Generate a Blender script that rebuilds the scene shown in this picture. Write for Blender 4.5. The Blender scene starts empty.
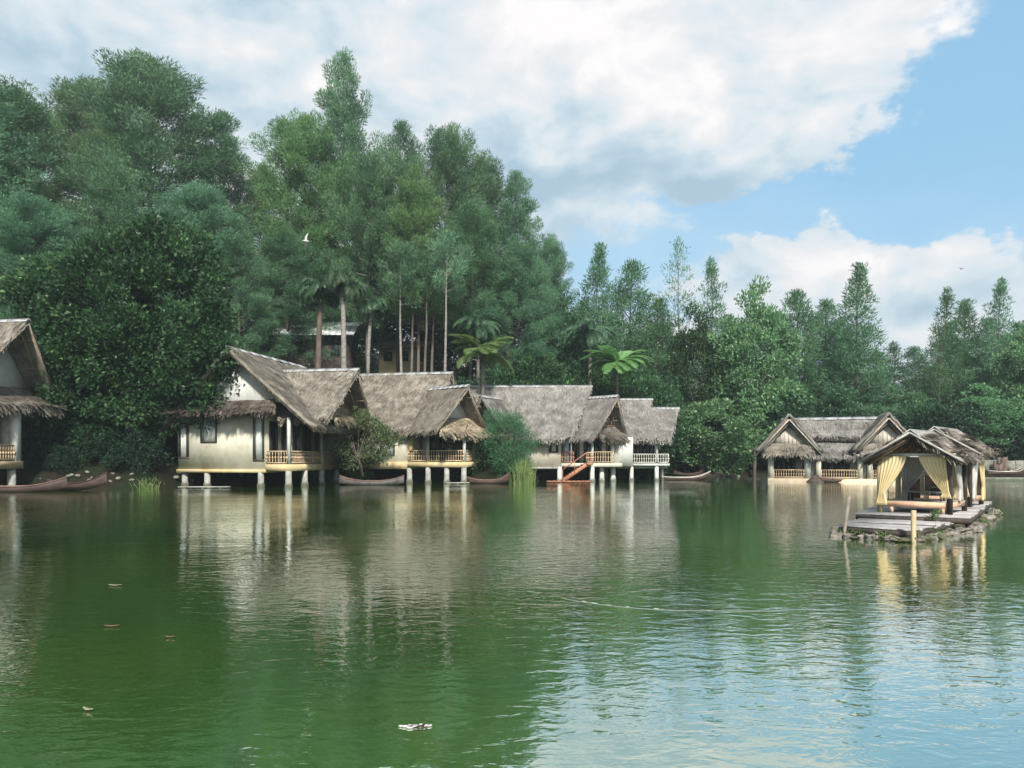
import bpy, math, random
import numpy as np
from mathutils import Vector, Matrix

R = math.radians
scene = bpy.context.scene
COL = scene.collection

# ------------------------------------------------------------------ camera
CAM_H = 2.0
FOC = 760.0           # focal length in pixels of the 1024 px wide frame
HOR = 457.0           # row of the horizon
cam_d = bpy.data.cameras.new('camera')
cam_d.sensor_width = 36.0
cam_d.lens = 36.0 * FOC / 1024.0
cam_d.shift_y = (HOR - 384.0) / 1024.0
cam_d.clip_start = 0.1
cam_d.clip_end = 3000.0
cam = bpy.data.objects.new('camera', cam_d)
cam.location = (0, 0, CAM_H)
cam.rotation_euler = (R(90), 0, 0)
COL.objects.link(cam)
scene.camera = cam

# ------------------------------------------------------------------ world: sky and clouds
SUN_DIR = Vector((0.10, -0.68, 0.60)).normalized()
SUN_EL = math.asin(SUN_DIR.z)
SUN_AZ = math.atan2(SUN_DIR.x, SUN_DIR.y)      # clockwise from +Y

world = bpy.data.worlds.new('World')
scene.world = world
world.use_nodes = True


class NT:
    """small helper for node trees"""
    def __init__(self, nt):
        self.nt = nt
        self.nt.nodes.clear()

    def n(self, kind, ins=None, **props):
        nd = self.nt.nodes.new(kind)
        for k, v in props.items():
            setattr(nd, k, v)
        for k, v in (ins or {}).items():
            self.set(nd.inputs[k], v)
        return nd

    def set(self, sock, v):
        if isinstance(v, bpy.types.NodeSocket):
            self.nt.links.new(v, sock)
        elif isinstance(v, bpy.types.Node):
            self.nt.links.new(v.outputs[0], sock)
        else:
            sock.default_value = v

    def m(self, op, a, b=0.0, c=0.0, clamp=False):
        nd = self.nt.nodes.new('ShaderNodeMath')
        nd.operation = op
        nd.use_clamp = clamp
        self.set(nd.inputs[0], a)
        self.set(nd.inputs[1], b)
        self.set(nd.inputs[2], c)
        return nd.outputs[0]

    def mix(self, f, a, b):
        nd = self.nt.nodes.new('ShaderNodeMix')
        nd.data_type = 'RGBA'
        self.set(nd.inputs[0], f)
        self.set(nd.inputs[6], a)
        self.set(nd.inputs[7], b)
        return nd.outputs[2]

    def ramp(self, f, stops, interp='LINEAR'):
        nd = self.nt.nodes.new('ShaderNodeValToRGB')
        nd.color_ramp.interpolation = interp
        els = nd.color_ramp.elements
        while len(els) > 1:
            els.remove(els[-1])
        els[0].position = stops[0][0]
        els[0].color = stops[0][1]
        for p, c in stops[1:]:
            e = els.new(p)
            e.color = c
        self.set(nd.inputs[0], f)
        return nd.outputs[0]

    def smooth(self, v, lo, hi):
        nd = self.nt.nodes.new('ShaderNodeMapRange')
        nd.interpolation_type = 'SMOOTHSTEP'
        self.set(nd.inputs[0], v)
        nd.inputs[1].default_value = lo
        nd.inputs[2].default_value = hi
        nd.inputs[3].default_value = 0.0
        nd.inputs[4].default_value = 1.0
        return nd.outputs[0]

    def noise(self, vec, scale, detail=4, rough=0.55, dist=0.0, lac=2.0):
        nd = self.nt.nodes.new('ShaderNodeTexNoise')
        self.set(nd.inputs['Vector'], vec)
        nd.inputs['Scale'].default_value = scale
        nd.inputs['Detail'].default_value = detail
        nd.inputs['Roughness'].default_value = rough
        nd.inputs['Distortion'].default_value = dist
        nd.inputs['Lacunarity'].default_value = lac
        return nd.outputs[0]


def build_world():
    w = NT(world.node_tree)
    out = w.n('ShaderNodeOutputWorld')
    sky = w.n('ShaderNodeTexSky')
    sky.sky_type = 'NISHITA'
    sky.sun_disc = False
    sky.sun_elevation = SUN_EL
    sky.sun_rotation = SUN_AZ
    sky.air_density = 1.0
    sky.dust_density = 1.6
    sky.ozone_density = 1.0
    tc = w.n('ShaderNodeTexCoord')
    d = tc.outputs['Generated']
    sep = w.n('ShaderNodeSeparateXYZ', {0: d})
    x, y, z = sep.outputs
    yy = w.m('MAXIMUM', w.m('ABSOLUTE', y), 0.15)
    u = w.m('DIVIDE', x, yy)
    v = w.m('DIVIDE', z, yy)
    # flattened direction so that clouds stretch along the horizon
    cv = w.n('ShaderNodeCombineXYZ', {0: x, 1: y, 2: w.m('MULTIPLY', z, 1.8)}).outputs[0]

    def off(vec, d):
        return w.n('ShaderNodeVectorMath', {0: vec, 1: d}, operation='ADD').outputs[0]

    def field(vec):
        b_ = w.noise(off(vec, (1.9, 0.4, 2.2)), 3.3, 3, 0.5, 0.3)
        s_ = w.noise(off(vec, (3.7, 1.3, 5.1)), 8.0, 8, 0.55, 0.4)
        return w.m('ADD', w.m('MULTIPLY', b_, 1.0), w.m('MULTIPLY', w.m('SUBTRACT', s_, 0.5), 1.10))

    # ragged edges: the banks are pushed about by their own turbulence
    wv = w.noise(off(cv, (7.7, 2.2, 0.4)), 4.2, 7, 0.6, 0.2)
    wv2 = w.noise(off(cv, (0.3, 6.1, 3.3)), 4.6, 7, 0.6, 0.2)
    u = w.m('ADD', u, w.m('MULTIPLY', w.m('SUBTRACT', wv, 0.5), 0.62))
    v = w.m('ADD', v, w.m('MULTIPLY', w.m('SUBTRACT', wv2, 0.5), 0.36))
    f0 = field(cv)
    f1 = field(off(cv, (0.020, 0.0, 0.060)))

    def blob(u0, v0, ru, rv, rot=0.0):
        du = w.m('SUBTRACT', u, u0)
        dv = w.m('SUBTRACT', v, v0)
        c, s = math.cos(rot), math.sin(rot)
        a = w.m('ADD', w.m('MULTIPLY', du, c), w.m('MULTIPLY', dv, s))
        b = w.m('SUBTRACT', w.m('MULTIPLY', dv, c), w.m('MULTIPLY', du, s))
        a = w.m('DIVIDE', a, ru)
        b = w.m('DIVIDE', b, rv)
        r2 = w.m('ADD', w.m('MULTIPLY', a, a), w.m('MULTIPLY', b, b))
        return w.m('EXPONENT', w.m('MULTIPLY', r2, -1.0))

    def total(items):
        t = None
        for k, args in items:
            b = w.m('MULTIPLY', blob(*args), k)
            t = b if t is None else w.m('ADD', t, b)
        return t

    # clear blue holes and thick banks, placed by direction
    holes = total([(1.05, (0.70, 0.46, 0.17, 0.22, -0.25)), (0.62, (0.48, 0.36, 0.17, 0.060, 0.15)), (0.66, (0.28, 0.305, 0.15, 0.042, 0.05)), (0.30, (0.13, 0.235, 0.16, 0.035, 0.0)), (0.30, (0.20, 0.19, 0.10, 0.05, -0.6))])
    banks = total([(0.85, (0.55, 0.23, 0.20, 0.075, 0.10)), (0.55, (0.36, 0.17, 0.16, 0.075, 0.45)), (0.70, (-0.30, 0.50, 0.70, 0.30, 0.0)), (0.55, (0.30, 0.44, 0.22, 0.08, 0.3)), (0.95, (0.4, 1.20, 1.3, 0.42, 0.0)), (0.25, (0.40, 0.08, 0.4, 0.07, 0.0))])
    cover = w.m('ADD', w.m('SUBTRACT', f0, holes), banks)
    mask = w.smooth(cover, 0.26, 0.60)
    # modelling of the cloud bodies: brighter where they face up and right
    shade = w.m('MULTIPLY', w.m('SUBTRACT', f0, f1), 1.25)
    shade = w.m('ADD', shade, w.m('MULTIPLY', w.m('SUBTRACT', f0, 0.5), 0.45))
    shade = w.m('ADD', shade, 0.56)
    shade = w.m('ADD', shade, total([(-0.34, (0.22, 0.37, 0.28, 0.085, 0.10)), (-0.26, (0.0, 0.35, 0.26, 0.10, 0.0)), (0.20, (0.14, 0.50, 0.30, 0.10, 0.1)), (0.30, (0.46, 0.24, 0.20, 0.06, 0.25)), (0.34, (0.45, 1.0, 0.9, 0.4, 0.0)), (-0.22, (-0.7, 0.50, 0.3, 0.14, 0.0)), (-0.22, (0.60, 0.13, 0.25, 0.06, 0.0)), (-0.10, (0.3, 0.6, 0.9, 0.06, 0.0))]))
    col = w.ramp(shade, [(0.0, (0.25, 0.34, 0.41, 1)), (0.25, (0.32, 0.40, 0.46, 1)), (0.52, (0.43, 0.48, 0.51, 1)), (0.80, (0.54, 0.535, 0.54, 1)), (1.0, (0.62, 0.595, 0.59, 1))])
    # thin veil: the blue itself is milky
    skys = w.n('ShaderNodeVectorMath', {0: sky.outputs[0], 1: (SKY_K, SKY_K, SKY_K)}, operation='MULTIPLY').outputs[0]
    veil = w.mix(0.70, skys, (0.19, 0.38, 0.54, 1))
    veil = w.mix(w.smooth(w.m('MULTIPLY', w.m('ABSOLUTE', v), -1.0), -0.42, -0.05), veil, (0.34, 0.46, 0.55, 1))
    c = w.mix(w.m('MULTIPLY', mask, 0.95), veil, col)
    bg = w.n('ShaderNodeBackground', {0: c, 1: SKY_STRENGTH * 10.0})
    w.nt.links.new(bg.outputs[0], out.inputs[0])


SKY_K = 0.10 / 1.0            # the sky texture comes in at a tenth, as bright as the cloud colours beside it
SKY_STRENGTH = 0.1
build_world()

# ------------------------------------------------------------------ sun
sun_d = bpy.data.lights.new('sun', 'SUN')
sun_d.energy = 3.9
sun_d.angle = R(5.0)          # seen through thin cloud
sun_d.color = (1.0, 0.94, 0.84)
sun = bpy.data.objects.new('sun', sun_d)
sun.rotation_euler = SUN_DIR.to_track_quat('Z', 'Y').to_euler()
sun.location = (20, -20, 60)
COL.objects.link(sun)

# ------------------------------------------------------------------ render
scene.render.engine = 'CYCLES'
scene.cycles.use_denoising = True
try:
    scene.cycles.denoiser = 'OPENIMAGEDENOISE'
except Exception:
    pass
scene.cycles.max_bounces = 6
scene.cycles.diffuse_bounces = 2
scene.cycles.glossy_bounces = 3
scene.cycles.transmission_bounces = 3
scene.cycles.transparent_max_bounces = 4
scene.cycles.volume_bounces = 0
scene.cycles.caustics_reflective = False
scene.cycles.caustics_refractive = False
scene.view_settings.view_transform = 'Standard'
scene.view_settings.look = 'None'
scene.view_settings.exposure = 0.78
scene.view_settings.gamma = 1.0
scene.view_settings.use_curve_mapping = False


# ------------------------------------------------------------------ helpers
def tag(o, label=None, cat=None, group=None, kind=None):
    if label: o['label'] = label
    if cat: o['category'] = cat
    if group: o['group'] = group
    if kind: o['kind'] = kind
    return o


def empty(name, loc=(0, 0, 0), rz=0.0, label=None, cat=None, group=None):
    o = bpy.data.objects.new(name, None)
    o.empty_display_size = 0.3
    o.location = loc
    o.rotation_euler = (0, 0, rz)
    COL.objects.link(o)
    return tag(o, label, cat, group)


def at(px, py, D):
    """the point seen at that pixel, D metres ahead"""
    return Vector(((px - 512) / FOC * D, D, CAM_H + (HOR - py) / FOC * D))


def X(px, D):
    return (px - 512) / FOC * D


def Z(py, D):
    return CAM_H + (HOR - py) / FOC * D


class MB:
    """collects polygons and builds ONE mesh object"""
    def __init__(self):
        self.v, self.f, self.nv = [], [], 0
        self.var = []

    def add(self, verts, faces, var=0.5):
        a = np.asarray(verts, dtype=np.float64).reshape(-1, 3)
        self.v.append(a)
        for f in faces:
            self.f.append([i + self.nv for i in f])
            self.var.append(var)
        self.nv += len(a)

    def quads(self, arr, var=None):
        """arr: N x 4 x 3"""
        arr = np.asarray(arr)
        n = len(arr)
        self.v.append(arr.reshape(-1, 3))
        idx = (np.arange(n * 4).reshape(n, 4) + self.nv)
        self.f.extend(idx.tolist())
        self.var.extend((np.full(n, 0.5) if var is None else var).tolist())
        self.nv += n * 4

    def box(self, x0, x1, y0, y1, z0, z1, M=None, var=0.5):
        v = np.array([(x, y, z) for z in (z0, z1) for y in (y0, y1) for x in (x0, x1)], float)
        if M is not None:
            v = v @ np.array(M.to_3x3()).T + np.array(M.translation)
        self.add(v, [(0, 2, 3, 1), (4, 5, 7, 6), (0, 1, 5, 4), (2, 6, 7, 3), (0, 4, 6, 2), (1, 3, 7, 5)], var)

    def bar(self, a, b, w, h=None, up=(0, 0, 1), var=0.5):
        """a square bar from a to b"""
        a, b = Vector(a), Vector(b)
        h = h or w
        d = (b - a).normalized()
        up = Vector(up)
        if abs(d.dot(up)) > 0.95:
            up = Vector((1, 0, 0))
        s = d.cross(up).normalized()
        t = s.cross(d).normalized()
        v = []
        for p in (a, b):
            for i, j in ((-1, -1), (1, -1), (1, 1), (-1, 1)):
                v.append(p + s * (i * w / 2) + t * (j * h / 2))
        self.add([tuple(q) for q in v], [(3, 2, 1, 0), (4, 5, 6, 7), (0, 1, 5, 4), (1, 2, 6, 5), (2, 3, 7, 6), (3, 0, 4, 7)], var)

    def tube(self, pts, radii, n=7, var=0.5, caps=True):
        pts = [Vector(p) for p in pts]
        if not hasattr(radii, '__len__'):
            radii = [radii] * len(pts)
        v, f = [], []
        ref = Vector((0.13, 0.97, 0.21))
        for i, p in enumerate(pts):
            d = (pts[min(i + 1, len(pts) - 1)] - pts[max(i - 1, 0)]).normalized()
            s = d.cross(ref)
            if s.length < 0.05:
                s = d.cross(Vector((1, 0, 0)))
            s.normalize()
            t = s.cross(d)
            for k in range(n):
                a = 2 * math.pi * k / n
                v.append(tuple(p + (s * math.cos(a) + t * math.sin(a)) * radii[i]))
        for i in range(len(pts) - 1):
            for k in range(n):
                k2 = (k + 1) % n
                f.append((i * n + k, (i + 1) * n + k, (i + 1) * n + k2, i * n + k2))
        if caps:
            f.append(tuple(range(n)))
            f.append(tuple((len(pts) - 1) * n + k for k in reversed(range(n))))
        self.add(v, f, var)

    def poly_prism(self, pts2, z0, z1, var=0.5):
        n = len(pts2)
        v = [(x, y, z0) for x, y in pts2] + [(x, y, z1) for x, y in pts2]
        f = [tuple(reversed(range(n))), tuple(range(n, 2 * n))]
        for i in range(n):
            j = (i + 1) % n
            f.append((i, j, n + j, n + i))
        self.add(v, f, var)

    def mesh(self, name, mat, smooth=False):
        me = bpy.data.meshes.new(name)
        if not self.v:
            return me
        V = np.concatenate(self.v)
        L = np.array([len(f) for f in self.f], dtype=np.int32)
        idx = np.fromiter((i for f in self.f for i in f), dtype=np.int32)
        me.vertices.add(len(V))
        me.vertices.foreach_set('co', V.ravel().astype(np.float32))
        me.loops.add(len(idx))
        me.loops.foreach_set('vertex_index', idx)
        me.polygons.add(len(L))
        st = np.zeros(len(L), dtype=np.int32)
        st[1:] = np.cumsum(L)[:-1]
        me.polygons.foreach_set('loop_start', st)
        if smooth:
            me.polygons.foreach_set('use_smooth', np.ones(len(L), dtype=bool))
        at_ = me.attributes.new('var', 'FLOAT', 'FACE')
        at_.data.foreach_set('value', np.array(self.var, dtype=np.float32))
        me.update(calc_edges=True)
        me.validate()
        me.materials.append(mat)
        return me

    def build(self, name, mat, parent=None, smooth=False, loc=None, rz=None):
        me = self.mesh(name, mat, smooth)
        o = bpy.data.objects.new(name, me)
        COL.objects.link(o)
        if parent is not None:
            o.parent = parent
        if loc is not None: o.location = loc
        if rz is not None: o.rotation_euler = (0, 0, rz)
        return o


def copy_tree(o, parent=None):
    """a thing, its parts and their sub-parts; mesh data is shared"""
    c = o.copy()
    COL.objects.link(c)
    c.parent = parent
    for ch in list(o.children):
        copy_tree(ch, c)
    return c


# ------------------------------------------------------------------ materials
MATS = {}


def new_mat(name):
    m = bpy.data.materials.new(name)
    m.use_nodes = True
    t = NT(m.node_tree)
    out = t.n('ShaderNodeOutputMaterial')
    MATS[name] = m
    return m, t, out


def surf(name, c1, c2, scale=3.0, rough=0.8, bump=0.2, stretch=(1, 1, 1), detail=6, var=0.0, spec=0.3, stain=None, bscale=None, bdist=0.02, wet=False):
    """two-colour weathered surface"""
    m, t, out = new_mat(name)
    tc = t.n('ShaderNodeTexCoord')
    mp = t.n('ShaderNodeMapping', {'Vector': tc.outputs['Object'], 'Scale': stretch})
    nz = t.noise(mp, scale, detail, 0.6)
    f = t.smooth(nz, 0.32, 0.68)
    col = t.mix(f, (*c1, 1), (*c2, 1))
    if stain:
        n2 = t.noise(tc.outputs['Object'], 0.9, 6, 0.65, 0.4)
        col = t.mix(t.m('MULTIPLY', t.smooth(n2, 0.5, 0.72), stain[1]), col, (*stain[0], 1))
        mps = t.n('ShaderNodeMapping', {'Vector': tc.outputs['Object'], 'Scale': (2.6, 2.6, 0.35)})
        n5 = t.noise(mps, 1.6, 6, 0.7)
        col = t.mix(t.m('MULTIPLY', t.smooth(n5, 0.52, 0.80), stain[1] * 0.9), col, (*stain[0], 1))
    if var:
        a = t.n('ShaderNodeAttribute', attribute_name='var')
        k = t.m('ADD', t.m('MULTIPLY', t.m('SUBTRACT', a.outputs['Fac'], 0.5), 2 * var), 1.0)
        vm = t.n('ShaderNodeVectorMath', {0: col, 1: (1, 1, 1)}, operation='MULTIPLY')
        cb = t.n('ShaderNodeCombineXYZ', {0: k, 1: k, 2: k})
        t.set(vm.inputs[1], cb.outputs[0])
        col = vm.outputs[0]
    if wet:
        sz = t.n('ShaderNodeSeparateXYZ', {0: tc.outputs['Object']}).outputs[2]
        n4 = t.noise(tc.outputs['Object'], 4.0, 5, 0.6)
        k = t.smooth(t.m('ADD', t.m('MULTIPLY', sz, -1.0), t.m('MULTIPLY', n4, 0.5)), -0.12, 0.12)
        col = t.mix(t.m('MULTIPLY', k, 0.85), col, (0.055, 0.065, 0.035, 1))
    b = t.n('ShaderNodeBsdfPrincipled', {'Base Color': col, 'Roughness': rough, 'Specular IOR Level': spec})
    if bump:
        n3 = t.noise(mp, bscale or scale * 3, 5, 0.6)
        bp = t.n('ShaderNodeBump', {'Strength': bump, 'Distance': bdist, 'Height': n3})
        t.set(b.inputs['Normal'], bp.outputs[0])
    t.nt.links.new(b.outputs[0], out.inputs[0])
    return m


def foliage(name, dark, light, tip=None, rough=0.5, trans=0.35, spec=0.25, nscale=0.35):
    m, t, out = new_mat(name)
    tc = t.n('ShaderNodeTexCoord')
    oi = t.n('ShaderNodeObjectInfo')
    off = t.n('ShaderNodeVectorMath', {0: tc.outputs['Object'], 1: (0, 0, 0)}, operation='ADD')
    rr = t.m('MULTIPLY', oi.outputs['Random'], 40.0)
    t.set(off.inputs[1], t.n('ShaderNodeCombineXYZ', {0: rr, 1: rr, 2: rr}).outputs[0])
    nz = t.noise(off.outputs[0], nscale, 3, 0.6)
    a = t.n('ShaderNodeAttribute', attribute_name='var').outputs['Fac']
    f = t.m('ADD', t.m('MULTIPLY', t.smooth(nz, 0.3, 0.7), 0.5), t.m('MULTIPLY', a, 0.5), clamp=True)
    col = t.mix(f, (*dark, 1), (*light, 1))
    if tip:
        col = t.mix(t.smooth(a, 0.90, 0.99), col, (*tip, 1))
    hs = t.n('ShaderNodeHueSaturation', {'Color': col})
    t.set(hs.inputs['Hue'], t.m('ADD', t.m('MULTIPLY', oi.outputs['Random'], 0.045), 0.4775))
    t.set(hs.inputs['Value'], t.m('ADD', t.m('MULTIPLY', oi.outputs['Random'], 0.35), 0.82))
    b = t.n('ShaderNodeBsdfPrincipled', {'Base Color': hs.outputs[0], 'Roughness': rough, 'Specular IOR Level': spec})
    tr = t.n('ShaderNodeBsdfTranslucent', {'Color': hs.outputs[0]})
    mx = t.n('ShaderNodeMixShader', {0: trans, 1: b.outputs[0], 2: tr.outputs[0]})
    t.nt.links.new(mx.outputs[0], out.inputs[0])
    return m


def glass_mat(name, col, rough=0.08):
    m, t, out = new_mat(name)
    b = t.n('ShaderNodeBsdfPrincipled', {'Base Color': (*col, 1), 'Roughness': rough, 'Specular IOR Level': 0.6})
    t.nt.links.new(b.outputs[0], out.inputs[0])
    return m


M_thatch = surf('thatch', (0.15, 0.132, 0.11), (0.28, 0.256, 0.22), 1.1, 0.95, 0.6, (1, 1, 1), 8, 0.26, 0.1, stain=((0.09, 0.085, 0.06), 0.6))
M_thatch_grey = surf('thatch_grey', (0.16, 0.15, 0.14), (0.27, 0.257, 0.24), 1.1, 0.95, 0.6, (1, 1, 1), 8, 0.26, 0.1, stain=((0.08, 0.08, 0.075), 0.5))
M_thatch_tan = surf('thatch_tan', (0.24, 0.20, 0.14), (0.46, 0.39, 0.29), 3.0, 0.95, 0.6, (1, 1, 1), 8, 0.35, 0.1)
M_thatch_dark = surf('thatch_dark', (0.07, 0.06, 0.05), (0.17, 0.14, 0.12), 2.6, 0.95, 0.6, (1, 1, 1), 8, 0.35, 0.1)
M_ridge = surf('ridge_board', (0.27, 0.28, 0.29), (0.42, 0.43, 0.44), 1.5, 0.7, 0.2, stain=((0.2, 0.2, 0.19), 0.5))
M_wall = surf('plaster', (0.53, 0.51, 0.41), (0.68, 0.66, 0.56), 0.8, 0.85, 0.15, stain=((0.36, 0.33, 0.22), 0.5))
M_wall_yel = surf('plaster_yellow', (0.52, 0.40, 0.20), (0.62, 0.53, 0.33), 0.8, 0.85, 0.15, stain=((0.36, 0.30, 0.18), 0.5))
M_wall_white = surf('plaster_white', (0.52, 0.53, 0.51), (0.68, 0.68, 0.65), 0.9, 0.85, 0.12, stain=((0.42, 0.42, 0.38), 0.4))
M_slat = surf('bamboo_boards', (0.22, 0.15, 0.09), (0.38, 0.28, 0.18), 2.5, 0.8, 0.25, (1, 1, 4), var=0.3)
M_board_pale = surf('pale_boards', (0.42, 0.38, 0.33), (0.58, 0.54, 0.48), 2.5, 0.8, 0.25, var=0.2)
M_post = surf('post_paint', (0.44, 0.46, 0.44), (0.62, 0.63, 0.60), 2.0, 0.7, 0.15, stain=((0.24, 0.26, 0.22), 0.5), wet=True)
M_concrete = surf('concrete', (0.24, 0.25, 0.23), (0.40, 0.40, 0.37), 2.0, 0.85, 0.25, stain=((0.14, 0.17, 0.12), 0.7), wet=True)
M_rail = surf('rail_wood', (0.44, 0.32, 0.20), (0.60, 0.47, 0.32), 3.0, 0.7, 0.15)
M_rail_pale = surf('rail_pale', (0.50, 0.50, 0.44), (0.66, 0.65, 0.58), 3.0, 0.7, 0.15)
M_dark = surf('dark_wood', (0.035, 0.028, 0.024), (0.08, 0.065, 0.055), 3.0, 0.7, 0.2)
M_glass = glass_mat('dark_glass', (0.02, 0.035, 0.04))
M_glass_pale = glass_mat('curtained_glass', (0.36, 0.46, 0.50), 0.15)
M_curtain = surf('white_curtain', (0.62, 0.63, 0.60), (0.80, 0.80, 0.77), 3.0, 0.8, 0.1)
M_redwood = surf('red_wood', (0.30, 0.13, 0.08), (0.46, 0.23, 0.14), 3.0, 0.65, 0.2, var=0.2)
M_orange = surf('orange_wood', (0.52, 0.32, 0.21), (0.66, 0.44, 0.31), 3.0, 0.65, 0.2, var=0.15)
M_bark = surf('bark', (0.085, 0.07, 0.06), (0.17, 0.15, 0.13), 3.0, 0.95, 0.8, (1, 1, 0.25))
M_bark_pale = surf('bark_pale', (0.16, 0.155, 0.14), (0.30, 0.285, 0.26), 2.0, 0.9, 0.4, (1, 1, 2.5))
M_bark_red = surf('bark_red', (0.10, 0.072, 0.062), (0.17, 0.13, 0.11), 2.0, 0.9, 0.5, (1, 1, 0.3))
M_greywood = surf('grey_wood', (0.17, 0.145, 0.12), (0.30, 0.26, 0.22), 2.5, 0.85, 0.3, var=0.2)

# ------------------------------------------------------------------ terrain and water
SHORE = [(-140, 30), (-70, 38), (-45, 43), (-34, 46.5), (-26, 47.5), (-23.5, 49.5), (-22, 57), (-14, 61), (-8.5, 61.5), (-4.0, 58.6), (-1.0, 57.6), (1.4, 58.4),
         (2.6, 63), (8, 69), (13, 76), (19, 79), (27, 79), (33, 73), (38, 70), (50, 69), (90, 66), (160, 60)]
_sx = np.array([p[0] for p in SHORE], float)
_sy = np.array([p[1] for p in SHORE], float)


def shore_y(x):
    return np.interp(x, _sx, _sy)


def ground_z(x, y):
    x = np.asarray(x, float)
    y = np.asarray(y, float)
    d = y - shore_y(x)
    left = 1 / (1 + np.exp((x - 2) / 5.0))            # 1 on the hill side, 0 on the flat side
    bank = np.clip(d / 1.1, -2.5, 1.0) * 0.75
    rise = np.clip(d - 1.1, 0, None)
    hill = np.minimum(rise * 0.42, 4.5 + np.clip(rise - 10, 0, 60) * 0.28)
    hill = np.minimum(hill, 17 + np.clip(rise - 50, 0, None) * 0.02)
    flat = np.minimum(rise * 0.06, 2.0)
    z = bank + hill * left + flat * (1 - left)
    z = z + 0.10 * np.sin(x * 1.7 + y * 0.6) * np.clip(d, 0, 1) + 0.08 * np.sin(x * 0.53 - y * 1.9) * np.clip(d, 0, 1)
    return np.maximum(z, -1.9)


def gz(x, y):
    return float(ground_z(x, y))


def make_ground():
    xs = np.concatenate([np.linspace(-900, -150, 12), np.linspace(-130, -62, 18), np.arange(-60, 60, 0.7), np.linspace(62, 140, 18), np.linspace(160, 900, 12)])
    ys = np.concatenate([np.linspace(-300, 30, 16), np.arange(32, 100, 0.55), np.linspace(102, 170, 24), np.linspace(185, 1400, 16)])
    gx, gy = np.meshgrid(xs, ys)
    g = ground_z(gx, gy)
    rng = np.random.default_rng(5)
    near = (gx > -60) & (gx < 60) & (gy > shore_y(gx)) & (gy < 90)
    g = g + near * rng.normal(0, 0.05, g.shape)
    nx, ny = len(xs), len(ys)
    V = np.stack([gx, gy, g], -1).reshape(-1, 3)
    i = (np.arange(ny - 1)[:, None] * nx + np.arange(nx - 1)[None, :]).ravel()
    F = np.stack([i, i + 1, i + nx + 1, i + nx], 1)
    mb = MB()
    mb.v.append(V)
    mb.f.extend(F.tolist())
    mb.var.extend([0.5] * len(F))
    mb.nv = len(V)
    m, t, out = new_mat('soil')
    tc = t.n('ShaderNodeTexCoord').outputs['Object']
    n1 = t.noise(tc, 0.35, 6, 0.65)
    n2 = t.noise(tc, 3.0, 8, 0.7)
    n3 = t.noise(tc, 14.0, 4, 0.7)
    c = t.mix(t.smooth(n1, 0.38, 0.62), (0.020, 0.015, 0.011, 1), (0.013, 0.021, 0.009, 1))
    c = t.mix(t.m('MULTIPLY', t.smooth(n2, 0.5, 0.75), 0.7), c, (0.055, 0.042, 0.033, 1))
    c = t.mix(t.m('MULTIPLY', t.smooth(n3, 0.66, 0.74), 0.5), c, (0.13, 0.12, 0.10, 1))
    b = t.n('ShaderNodeBsdfPrincipled', {'Base Color': c, 'Roughness': 0.95, 'Specular IOR Level': 0.1})
    bp = t.n('ShaderNodeBump', {'Strength': 0.7, 'Distance': 0.12, 'Height': n2})
    t.set(b.inputs['Normal'], bp.outputs[0])
    t.nt.links.new(b.outputs[0], out.inputs[0])
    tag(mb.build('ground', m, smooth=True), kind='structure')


make_ground()


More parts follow.
